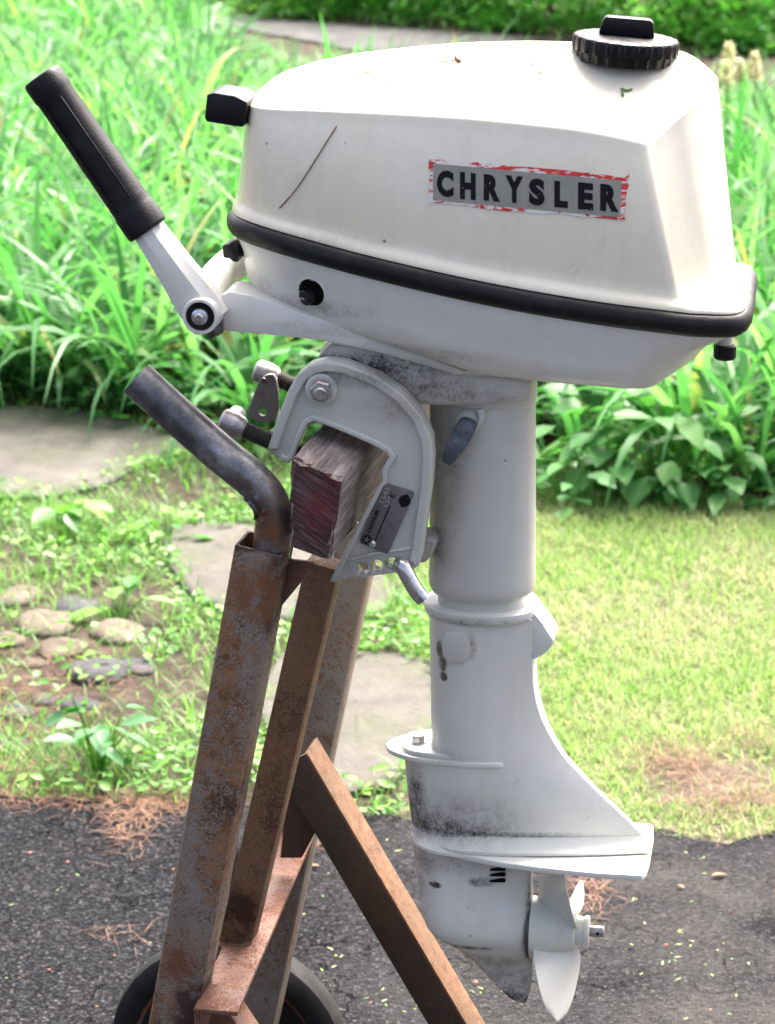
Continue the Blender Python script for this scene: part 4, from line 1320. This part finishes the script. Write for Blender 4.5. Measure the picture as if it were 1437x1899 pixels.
flat_stone('stepping_stone', [(284, 998), (340, 984), (450, 986), (560, 1010), (680, 1060), (735, 1105), (720, 1140), (640, 1156), (520, 1156), (410, 1140), (340, 1090)], .018, M_FLAG, 'grey stepping stone behind the top of the rusty upright', 'stepping stone', GS)
flat_stone('stepping_stone', [(478, 1335), (500, 1245), (540, 1222), (640, 1216), (760, 1228), (830, 1260), (835, 1350), (790, 1420), (720, 1462), (640, 1484), (560, 1440)], .018, M_FLAG, 'grey stepping stone between the stand and the motor leg', 'stepping stone', GS)
def cobble(px, py, rx, ry, mat, label):
    c = G(px, py)
    s = c.y / 0.956 / FPX * 1.05
    ax_, ay_ = rx * s, ry * s / .34
    ay_ = min(ay_, ax_ * 1.1)
    bm = bmesh.new()
    bmesh.ops.create_icosphere(bm, subdivisions=3, radius=1)
    ph = [random.uniform(0, 6) for _ in range(4)]
    for v in bm.verts:
        k = 1 + .13 * math.sin(2.2 * v.co.x + ph[0]) + .13 * math.sin(2.6 * v.co.y + ph[1]) + .06 * math.sin(5.1 * v.co.x - 3 * v.co.y + ph[2])
        v.co.z = math.copysign(min(abs(v.co.z), .72 + .1 * math.sin(3 * v.co.x + ph[3])), v.co.z)
        v.co = Vector((v.co.x * ax_ * k, v.co.y * ay_ * k, v.co.z * min(ax_, ay_) * .34 * k))
    o = from_bm('river_stone', bm, mat, None, None)
    o.location = (c.x, c.y, min(ax_, ay_) * .06)
    o.rotation_euler = (0, 0, random.uniform(-.5, .5))
    return tag(o, label, 'stone', 'river stones edging the path')
GP = M_COBBLE
for a in [
    (30, 1110, 44, 22, GP, 'tan river stone topmost at the left edge of the stone patch'),
    (95, 1162, 58, 26, GP, 'large tan river stone in the middle of the stone patch'),
    (8, 1190, 36, 36, GP, 'round tan river stone cut by the left picture edge'),
    (140, 1128, 42, 20, M_COBBLED, 'grey slate stone behind the large tan stone'),
    (217, 1180, 50, 26, GP, 'tan river stone nearest the rusty upright'),
    (118, 1208, 46, 18, GP, 'flat tan river stone in front of the large tan stone'),
    (52, 1160, 26, 16, M_COBBLED, 'small grey stone between two tan river stones at left'),
    (185, 1248, 58, 20, M_COBBLED, 'long flat slate stone below the tan stones'),
    (88, 1300, 26, 17, M_COBBLED, 'small dark round stone among the pine needles'),
    (30, 1322, 32, 16, M_COBBLED, 'dark slate stone in the needles at the left edge'),
    (152, 1308, 34, 18, M_COBBLED, 'dark slate stone beside the leafy weed'),
    (18, 1386, 32, 17, M_COBBLED, 'lowest dark slate stone at the left edge'),
    (66, 1232, 24, 11, GP, 'small flat tan stone left of the long slate'),
    (262, 1240, 34, 14, M_COBBLED, 'slate piece half hidden in grass by the upright'),
    (236, 1466, 22, 15, GP, 'small pinkish stone at the asphalt edge'),
]:
    cobble(*a)

# ================================================================== PLANTS
def np_mesh(name, V, F, mat, smooth=True):
    me = bpy.data.meshes.new(name)
    nv, nf = len(V), len(F)
    me.vertices.add(nv)
    me.vertices.foreach_set('co', V.astype(np.float32).ravel())
    k = F.shape[1]
    me.loops.add(nf * k)
    me.loops.foreach_set('vertex_index', F.astype(np.int32).ravel())
    me.polygons.add(nf)
    me.polygons.foreach_set('loop_start', np.arange(0, nf * k, k, dtype=np.int32))
    me.update(calc_edges=True)
    if smooth:
        me.polygons.foreach_set('use_smooth', np.ones(nf, dtype=bool))
    me.materials.append(mat)
    o = bpy.data.objects.new(name, me)
    col.objects.link(o)
    return o
def blades(base, az, length, width, lean, curl, segs=5, twist=0.0, cup=0.0):
    n = len(az)
    t = np.linspace(0, 1, segs + 1)
    h = np.stack([np.cos(az), np.sin(az), np.zeros(n)], 1)
    s = np.stack([-np.sin(az), np.cos(az), np.zeros(n)], 1)
    P = base.copy()
    out = []
    wprof = np.minimum(1, .55 + 1.6 * t) * np.maximum(.04, 1 - t ** 2.4)
    for i in range(segs + 1):
        a = lean + curl * t[i] ** 1.35
        if i:
            P = P + (h * np.sin(a)[:, None] + np.array([0, 0, 1.0]) * np.cos(a)[:, None]) * (length / segs)[:, None]
        tw = twist * t[i]
        sv = s * np.cos(tw)[:, None] + (h * np.cos(a)[:, None] - np.array([0, 0, 1.0]) * np.sin(a)[:, None]) * np.sin(tw)[:, None] if isinstance(tw, np.ndarray) else s
        w = (width * wprof[i])[:, None]
        out.append(P - sv * w / 2)
        out.append(P + sv * w / 2)
    V = np.stack(out, 1).reshape(-1, 3)
    m = 2 * (segs + 1)
    off = (np.arange(n) * m)[:, None, None]
    q = np.array([[2 * i, 2 * i + 1, 2 * i + 3, 2 * i + 2] for i in range(segs)])[None]
    return V, (off + q).reshape(-1, 4)
LEAF = np.array([(0, 0, 0), (-.30, .22, .06), (.30, .22, .06), (-.42, .5, .09), (0, .5, 0), (.42, .5, .09), (-.24, .8, .04), (.24, .8, .04), (0, 1.05, -.06), (0, .22, 0), (0, .8, -.01)])
LEAFF = np.array([(0, 9, 1, 1), (0, 2, 9, 9), (1, 9, 4, 3), (9, 2, 5, 4), (3, 4, 10, 6), (4, 5, 7, 10), (6, 10, 8, 8), (10, 7, 8, 8)])
TRI = np.array([(0, 9, 1), (0, 2, 9), (1, 9, 4), (1, 4, 3), (9, 2, 5), (9, 5, 4), (3, 4, 10), (3, 10, 6), (4, 5, 7), (4, 7, 10), (6, 10, 8), (10, 7, 8)])
def leaves(pos, az, pitch, roll, ln, wd):
    n = len(az)
    lf = np.repeat(LEAF[None], n, 0).astype(float)
    lf[:, :, 0] *= wd[:, None]
    lf[:, :, 1] *= ln[:, None]
    lf[:, :, 2] *= ln[:, None]
    def rot(a, ax, P):
        c, s = np.cos(a)[:, None], np.sin(a)[:, None]
        x, y, z = P[:, :, 0], P[:, :, 1], P[:, :, 2]
        if ax == 'x': return np.stack([x, y * c - z * s, y * s + z * c], 2)
        if ax == 'y': return np.stack([x * c + z * s, y, -x * s + z * c], 2)
        return np.stack([x * c - y * s, x * s + y * c, z], 2)
    lf = rot(az, 'z', rot(pitch, 'x', rot(roll, 'y', lf)))
    V = (lf + pos[:, None, :]).reshape(-1, 3)
    F = (np.arange(n)[:, None, None] * 11 + TRI[None]).reshape(-1, 3)
    return V, F
def cat_mesh(parts):
    V, F, o = [], [], 0
    for v, f in parts:
        V.append(v); F.append(f + o); o += len(v)
    return np.concatenate(V), np.concatenate(F)
U = lambda a, b, n: rng.uniform(a, b, n)

# daylily mass
def lily_blades(cx_, cy_, n, scale=1.0):
    ang = U(0, 2 * np.pi, n)
    rr = U(0, .06, n)
    base = np.stack([cx_ + np.cos(ang) * rr, cy_ + np.sin(ang) * rr, np.full(n, .0)], 1)
    return base, ang + U(-.4, .4, n), U(.40, .80, n) * scale, U(.014, .036, n) * (.7 + .3 * scale), U(.03, .55, n), U(.4, 2.6, n), U(-1.0, 1.0, n)
acc = [[] for _ in range(7)]
cnt = 0
while cnt < 1900:
    x = random.uniform(-6.5, 5.5)
    y = random.uniform(6.0, 18)
    e0, e1 = ev(BED_EDGE, x), ev(FARB, x)
    if not (e0 + (.42 if .2 < x < .95 else .12) < y < e1):
        continue
    if abs(x) > .26 * y + 1.4:
        continue
    cnt += 1
    for a, b in zip(acc, lily_blades(x, y, random.randint(18, 28), random.uniform(.75, 1.05) * (1.0 if y < 10.5 else .72))):
        a.append(b)
V, F = blades(*[np.concatenate(a) for a in acc[:6]], 7, np.concatenate(acc[6]))
lil = np_mesh('daylily_foliage', V, F, M_LILY)
tag(lil, 'mass of arching green daylily leaves filling the garden bed', 'daylily leaves', kind='stuff')
# undergrowth leaves in the bed
n = 30000
x = U(-5.0, 4.4, n); y = U(5.9, 10.6, n)
e0 = np.array([ev(BED_EDGE, q) for q in x]); e1 = np.array([ev(FARB, q) for q in x])
near = np.exp(-np.maximum(0, y - e0 - .1) / .7)
keep = (y > e0 - .05) & (y < e1) & (rng.random(n) < .35 + .65 * near)
x, y = x[keep], y[keep]; n = len(x)
V, F = leaves(np.stack([x, y, U(.02, .22, n) * np.minimum(1, .3 + (y - ev(BED_EDGE, 0)) .clip(0, 1))], 1), U(0, 6.28, n), U(-.5, .5, n), U(-.5, .5, n), U(.03, .09, n), U(.02, .055, n))
und = np_mesh('undergrowth', V, F, M_BROAD)
tag(und, 'low leafy undergrowth beneath the daylilies at the bed edge', 'undergrowth', kind='stuff')

# single daylily clumps along the front of the bed
def lily_plant(px, py, n, sc, label):
    c = G(px, py)
    b = lily_blades(0, 0, n, sc)
    V, F = blades(*b[:6], 8, b[6])
    o = np_mesh('daylily_plant', V, F, M_LILY)
    o.location = (c.x, c.y, 0)
    tag(o, label, 'daylily', 'daylily clumps at the front of the bed')
for a in [(1395, 905, 34, 1.0, 'daylily clump at the right edge overhanging the lawn'), (1290, 880, 30, .95, 'daylily clump right of the motor leg behind the broad leaves'),
          (1080, 850, 26, .85, 'daylily clump just behind the upper motor leg'), (480, 800, 30, .95, 'daylily clump arching above the clamp screws'),
          (70, 735, 30, .9, 'daylily clump behind the left stepping stone'), (250, 760, 26, .8, 'daylily clump beside the pipe handle end')]:
    lily_plant(*a)
# broad-leaved plants
def broad_plant(px, py, n, hgt, ls, label, mat=M_BROAD, spread=.12, name='broadleaf_plant'):
    c = G(px, py)
    root = empty(name, Matrix.Translation((c.x, c.y, 0)), label, 'plant', 'broad-leaved plants')
    ang = U(0, 6.28, n); rr = U(.2, 1, n) * spread; zz = U(.25, 1, n) * hgt
    pos = np.stack([np.cos(ang) * rr, np.sin(ang) * rr, zz], 1)
    V, F = leaves(pos, ang - np.pi / 2 + U(-.5, .5, n), U(-.7, .25, n), U(-.3, .3, n), U(.7, 1.2, n) * ls, U(.5, .8, n) * ls)
    fo = np_mesh('foliage', V, F, mat); fo.parent = root
    bm = bmesh.new()
    for p in pos:
        loft_into(bm, tube_rings([Vector((p[0] * .15, p[1] * .15, 0)), Vector((p[0] * .6, p[1] * .6, p[2] * .7)), Vector(p)], [.0025, .002, .0014], 5), False, False)
    from_bm('stem', bm, M_WEED, root, None)
for a in [(1225, 925, 34, .24, .105, 'broad-leaved plant at the lawn edge right of the motor leg'), (1110, 915, 30, .24, .10, 'broad-leaved plant close behind the upper motor leg'),
          (1055, 945, 22, .10, .07, 'low broad-leaved seedling where lawn meets the bed'), (215, 745, 16, .13, .07, 'broad-leaved plant by the end of the pipe handle'),
          (15, 735, 12, .17, .09, 'large-leaved plant at the left picture edge'), (1320, 925, 24, .17, .085, 'broad-leaved plant under the right daylilies')]:
    broad_plant(*a)
M_LANCE = leafm('blue_green_lance_leaf', [(0, (.06, .18, .07)), (1, (.11, .26, .10))], .3, .4)
broad_plant(185, 1440, 22, .15, .058, 'blue-green lance-leaved weed beside the slate stones', M_LANCE, .075)
broad_plant(110, 985, 10, .08, .08, 'bright broad-leaved weed below the left stepping stone', M_WEED, .07)
broad_plant(225, 1150, 9, .07, .07, 'broad-leaved weed among the tan river stones', M_WEED, .06)
broad_plant(310, 1010, 10, .07, .06, 'small weed at the left end of the middle stepping stone', M_WEED, .06)

# lawn blades
def in_flag(px, py):
    return False
def pix(x, y):
    d = np.stack([x, y, np.full_like(x, -CAM_H)], 1)
    f = d @ np.array(FWD)
    return PW / 2 + FPX * d[:, 0] / f, PH / 2 - FPX * (d @ np.array(UPV)) / f
flag_polys = [[(-260, 800), (-120, 768), (20, 764), (150, 774), (260, 796), (345, 826), (330, 850), (255, 868), (190, 905), (60, 930), (-120, 915), (-250, 870)],
              [(284, 998), (340, 984), (450, 986), (560, 1010), (680, 1060), (735, 1105), (720, 1140), (640, 1156), (520, 1156), (410, 1140), (340, 1090)],
              [(478, 1335), (500, 1245), (540, 1222), (640, 1216), (760, 1228), (830, 1260), (835, 1350), (790, 1420), (720, 1462), (640, 1484), (560, 1440)]]
def nz(x, y, f=1.0, s=0.0):
    return .5 + .25 * (np.sin(x * 3.1 * f + s + 1.7 * np.sin(y * 2.3 * f + s)) + np.sin(y * 4.3 * f + 2 * s + 1.3 * np.sin(x * 3.7 * f)))
def inside(px, py, poly):
    c = np.zeros(len(px), bool)
    for (ax_, ay_), (bx, by) in zip(poly, poly[1:] + poly[:1]):
        m = ((ay_ > py) != (by > py)) & (px < (bx - ax_) * (py - ay_) / (by - ay_ + 1e-9) + ax_)
        c ^= m
    return c
def turf(n, x0, x1, dens):
    x = U(x0, x1, n); y = U(4.0, 7.8, n)
    ea = np.array([ev(ASPH_EDGE, q) for q in x]); eb = np.array([ev(BED_EDGE, q) for q in x])
    px, py = pix(x, y)
    k = (y > ea - .02 + .07 * rng.random(n) ** .5 * nz(x, y, 9.0)) & (y < eb + .06)
    for p in flag_polys:
        cx_, cy_ = sum(q[0] for q in p) / len(p), sum(q[1] for q in p) / len(p)
        sh = rng.uniform(.84, 1.03, n)
        k &= ~inside(cx_ + (px - cx_) / sh, cy_ + (py - cy_) / sh, p)
    k &= rng.random(n) < dens(px, py, x, y)
    return x[k], y[k]
def dens_right(px, py, x, y):
    d = np.clip(.55 + .7 * nz(x, y, 1.6), 0, 1)
    bare = np.exp(-(((px - 1330) / 170) ** 2 + ((py - 1460) / 55) ** 2)) * (.8 + .7 * nz(x, y, 4.0))
    return d * (1 - .95 * np.clip(bare, 0, 1))
x, y = turf(300000, .05, 2.8, dens_right)
n = len(x)
V, F = blades(np.stack([x, y, np.zeros(n)], 1), U(0, 6.28, n), U(.02, .046, n), U(.0016, .0034, n), U(.1, .9, n), U(.1, 1.2, n), 3)
tag(np_mesh('lawn_grass', V, F, M_GRASS), 'pale yellow-green lawn grass right of the motor', 'grass', kind='stuff')
def dens_left(px, py, x, y):
    d = np.clip(.15 + .9 * nz(x, y, 2.2, 1.0), 0, 1)
    stones = np.exp(-(((px - 90) / 210) ** 4 + ((py - 1240) / 150) ** 4))
    return d * (1 - .72 * stones)
x, y = turf(75000, -2.5, .28, dens_left)
n = len(x)
V, F = blades(np.stack([x, y, np.zeros(n)], 1), U(0, 6.28, n), U(.03, .085, n), U(.0022, .004, n), U(.1, .8, n), U(.2, 1.4, n), 3)
tag(np_mesh('path_grass', V, F, M_WEED), 'tufty green grass growing between the stepping stones', 'grass', kind='stuff')
def dens_weed(px, py, x, y):
    d = np.clip(1.5 * nz(x, y, 1.9, 2.0) - .35, 0, 1)
    stones = np.exp(-(((px - 90) / 190) ** 4 + ((py - 1250) / 140) ** 4))
    return d * (1 - .80 * stones)
x, y = turf(30000, -2.5, .16, dens_weed)
n = len(x)
V, F = leaves(np.stack([x, y, U(.005, .05, n)], 1), U(0, 6.28, n), U(-.4, .6, n), U(-.5, .5, n), U(.012, .030, n), U(.010, .024, n))
tag(np_mesh('ground_weeds', V, F, M_WEED), 'small-leaved bright green ground weeds round the stepping stones', 'ground cover', kind='stuff')

# dry pine needles, grass clippings, grit
def needles(name, spots, mat, ln, wd, z0, label, cat, zr=.012):
    P, A = [], []
    for px, py, sx, sy, n in spots:
        c = G(px, py)
        s = c.y / .956 / FPX
        P.append(np.stack([c.x + rng.normal(0, sx * s, n), c.y + rng.normal(0, sy * s / .36, n), z0 + U(0, zr, n)], 1))
        A.append(U(0, 6.28, n))
    P = np.concatenate(P); A = np.concatenate(A); n = len(A)
    V, F = blades(P, A, U(.5, 1.2, n) * ln, U(.7, 1.3, n) * wd, U(1.35, 1.6, n), U(-.05, .35, n), 3)
    return tag(np_mesh(name, V, F, mat), label, cat, kind='stuff')
needles('pine_needle_litter', [(265, 1512, 38, 16, 260), (335, 1500, 45, 10, 150), (230, 1560, 22, 18, 90), (80, 1500, 90, 8, 160), (600, 1545, 14, 22, 110), (1085, 1665, 26, 26, 170), (1250, 1420, 50, 20, 420), (1350, 1490, 70, 22, 420), (90, 1290, 90, 60, 500), (190, 1745, 12, 5, 14), (60, 1450, 90, 25, 240), (1400, 1380, 40, 20, 120), (250, 1755, 14, 6, 10)],
        M_NEEDLE, .055, .0016, .009, 'dry orange-brown pine needles lying on asphalt and soil', 'pine needles')
needles('grass_clippings', [(500, 1700, 400, 110, 36), (1200, 1740, 180, 110, 50), (150, 1700, 120, 110, 20), (1240, 1800, 60, 30, 60), (760, 1850, 60, 25, 40), (700, 1620, 60, 30, 30), (620, 1800, 15, 25, 22), (890, 1860, 25, 12, 25), (1290, 1600, 10, 25, 14)],
        M_CLIP, .013, .0026, .009, 'green grass clippings scattered over the asphalt', 'clippings', .004)
bm = bmesh.new()
for _ in range(80):
    c = G(random.uniform(550, 1500), random.uniform(1570, 1960)) if random.random() < .75 else G(random.uniform(-50, 400), random.uniform(1530, 1900))
    r = random.uniform(.002, .0055)
    mt_ = Matrix.Translation((c.x, c.y, .008 + r * .4)) @ Matrix.Rotation(random.uniform(0, 3), 4, 'Z') @ Matrix.Diagonal((r * random.uniform(.8, 1.6), r, r * .7, 1))
    bmesh.ops.create_icosphere(bm, subdivisions=1, radius=1, matrix=mt_)
grit = from_bm('grit', bm, M_PEBBLE, None, None)
tag(grit, 'loose reddish grit scattered over the asphalt', 'grit', kind='stuff')
def dry_leaf(px, py, ln, label, z=.012, name='fallen_leaf', mat=M_DRYLEAF):
    c = G(px, py)
    V, F = leaves(np.array([[0, -ln / 2, .004]]), np.array([random.uniform(0, 6)]), np.array([.12]), np.array([.2]), np.array([ln]), np.array([ln * .6]))
    o = np_mesh(name, V, F, mat)
    o.location = (c.x, c.y, z)
    tag(o, label, 'leaf', 'dry leaves on the asphalt')
dry_leaf(1345, 1632, .026, 'reddish dry leaf on the asphalt right of the propeller')
dry_leaf(1268, 1660, .015, 'small dry leaf just left of the reddish leaf')
dry_leaf(594, 1618, .018, 'small dry leaf on the asphalt beside the dark brace')

M_SCRATCH = rubber('thin_red_brown_needle', (0.16, 0.06, 0.035), 0.6)
# bits lying on top of the motor
def twig(px, py, pts, mat, r, label, name, onside=False):
    P = []
    for dx, dy in pts:
        if onside:
            P.append(surf(px + dx, py + dy, .0012))
        else:
            q = L(px + dx, py + dy, -.03)
            for _ in range(4):
                h = BVH.ray_cast(FMI @ CAMP, (FMI.to_3x3() @ ray(px + dx, py + dy)).normalized())[0]
                if h is not None:
                    q = h
            P.append(q + Vector((0, -.0003, .0012)))
    o = tube(name, [FM @ p for p in spline(P, 4)], r, mat, None, 6, None)
    return tag(o, label, 'litter', 'bits of litter lying on the motor')
twig(0, 0, [(624, 234), (600, 272), (575, 312), (548, 352), (518, 386)], M_SCRATCH, .0006, 'curved brown pine needle stuck to the front of the cowl side', 'pine_needle', True)
twig(0, 0, [(975, 112), (990, 125), (1006, 141)], M_NEEDLE, .0006, 'thin pine needle on the cowl top left of the fuel cap', 'pine_needle')
twig(0, 0, [(985, 118), (1020, 108), (1062, 96)], M_NEEDLE, .0005, 'long thin needle reaching the fuel cap', 'pine_needle')
twig(0, 0, [(1152, 166), (1162, 170), (1172, 167)], M_CLIP, .0012, 'green grass bit below the fuel cap', 'grass_bit')
twig(0, 0, [(1154, 168), (1155, 180)], M_CLIP, .0012, 'short green bit hanging below the fuel cap', 'grass_bit')
twig(0, 0, [(845, 108), (852, 116)], M_DRYLEAF, .0022, 'tiny red-brown bud on the middle of the cowl top', 'plant_bud')
twig(0, 0, [(820, 117), (842, 114)], M_CLIP, .0008, 'green needle tip beside the red-brown bud', 'grass_bit')
twig(0, 0, [(672, 136), (688, 137)], M_CLIP, .0007, 'short green bit on the front of the cowl top', 'grass_bit')
twig(0, 0, [(716, 146), (720, 156)], M_CLIP, .0006, 'tiny upright green bit on the front cowl top', 'grass_bit')

# ================================================================== FAR PLANTING
def shrub(x, y, rx, ry, h, n, label, ls=.06, mat=M_SHRUB):
    root = empty('shrub', Matrix.Translation((x, y, 0)), label, 'shrub', 'shrubs beyond the far road')
    nc = 46
    ca_ = U(0, 6.28, nc); cr = np.sqrt(U(0, 1, nc)); cz = U(0, 1, nc) ** 1.5 + .02
    k = np.sqrt(np.clip(1 - (cz * 1.0 - .25) ** 2 / 1.0, .1, 1))
    cc = np.stack([np.cos(ca_) * cr * rx * k, np.sin(ca_) * cr * ry * k, cz * h], 1)
    w = rng.integers(0, nc, n)
    pos = cc[w] + rng.normal(0, 1, (n, 3)) * np.array([rx, ry, h * .5]) * .16
    pos[:, 2] = np.abs(pos[:, 2]) + .02
    V, F = leaves(pos, U(0, 6.28, n), U(-.9, .5, n), U(-.5, .5, n), U(.6, 1.3, n) * ls, U(.3, .6, n) * ls)
    c = np_mesh('crown', V, F, mat); c.parent = root
    bm = bmesh.new()
    for i in range(7):
        p = Vector(cc[i])
        loft_into(bm, tube_rings([Vector((p.x * .1, p.y * .1, -.05)), Vector((p.x * .4, p.y * .4, p.z * .5)), p], [.022, .014, .006], 7), True, True)
    from_bm('trunk', bm, M_BARK, root, None)
for px, py, rx, h, nl, lab in [(380, -25, 1.0, 1.7, 5200, 'dark shrub beyond the road at the far left'), (520, 28, .85, 1.6, 5200, 'shrub with a bare stem beyond the far road left of centre'),
          (690, 52, .75, 1.4, 5600, 'bright shrub above the front of the cowl'), (880, 62, .75, 1.5, 5600, 'shrub behind the left of the fuel cap'),
          (1080, 80, .75, 1.6, 5600, 'shrub behind the fuel cap towards the right'), (1270, 96, .75, 1.6, 5600, 'shrub right of the fuel cap above the cowl rear'),
          (1420, 122, .6, .9, 5000, 'low dark shrub behind the pale flower spikes'), (1560, 90, .9, 1.6, 4200, 'shrub at the far right picture edge'),
          (100, -60, 1.1, 1.9, 4200, 'shrub beyond the top left picture corner'), (800, -10, 1.4, 2.4, 4500, 'tall shrub standing behind the other shrubs')]:
    g = G(px, py)
    shrub(g.x, g.y + .75, rx, rx * .6, h * .62, nl, lab)
# verge grass beside the far road
n = 9000
x = U(-2.1, 3.4, n)
y = 15.75 - .55 * x + rng.normal(0, .22, n) + .35
V, F = blades(np.stack([x, y, np.zeros(n)], 1), U(0, 6.28, n), U(.04, .12, n), U(.005, .01, n), U(.1, .8, n), U(.2, 1.2, n), 3)
tag(np_mesh('verge_grass', V, F, M_GRASS), 'rough grass on the verge of the far road', 'grass', kind='stuff')
n = 9000
x = U(-.6, 3.3, n); y = U(9.2, 13.4, n)
k = y > np.array([ev(FARB, q) for q in x])
k &= (y < 13.6 - .6 * x)
x, y = x[k], y[k]; n = len(x)
V, F = blades(np.stack([x, y, np.zeros(n)], 1), U(0, 6.28, n), U(.1, .35, n), U(.008, .014, n), U(.1, .8, n), U(.2, 1.4, n), 4)
tag(np_mesh('rough_grass', V, F, M_LILY), 'rough green growth between the bed and the far road', 'grass', kind='stuff')

# pale yellow flower spikes right of the cowl
def spike_plant(px, py0, py1, Y, label):
    d0, d1 = ray(px, py0), ray(px, py1)
    top = CAMP + d0 * (Y / d0.y)
    low = CAMP + d1 * (Y / d1.y)
    root = empty('flower_spike', Matrix.Translation((top.x, Y, 0)), label, 'flower', 'pale yellow flower spikes')
    tube('stem', [Vector((.02, 0, 0)), Vector((.01, 0, low.z * .6)), Vector((0, 0, top.z))], [.006, .005, .002], M_WEED, root, 7, None)
    n = 150
    t = U(0, 1, n)
    ang = U(0, 6.28, n)
    rad = (.017 * (1 - .75 * t) + .003)
    pos = np.stack([np.cos(ang) * rad * .5, np.sin(ang) * rad * .5, low.z + (top.z - low.z) * t], 1)
    V, F = leaves(pos, ang - np.pi / 2, U(-.4, .6, n), U(-.3, .3, n), rad * 1.0 + .006, rad * .8 + .004)
    f = np_mesh('blossom', V, F, M_PETAL); f.parent = root
for a in [(1352, 78, 122, 9.4, 'tallest pale yellow flower spike right of the cowl'), (1400, 96, 146, 9.4, 'rightmost pale yellow flower spike'),
          (1346, 112, 162, 9.2, 'left lower pale yellow flower spike close to the cowl'), (1372, 110, 150, 9.3, 'middle pale yellow flower spike between the others')]:
    spike_plant(*a)
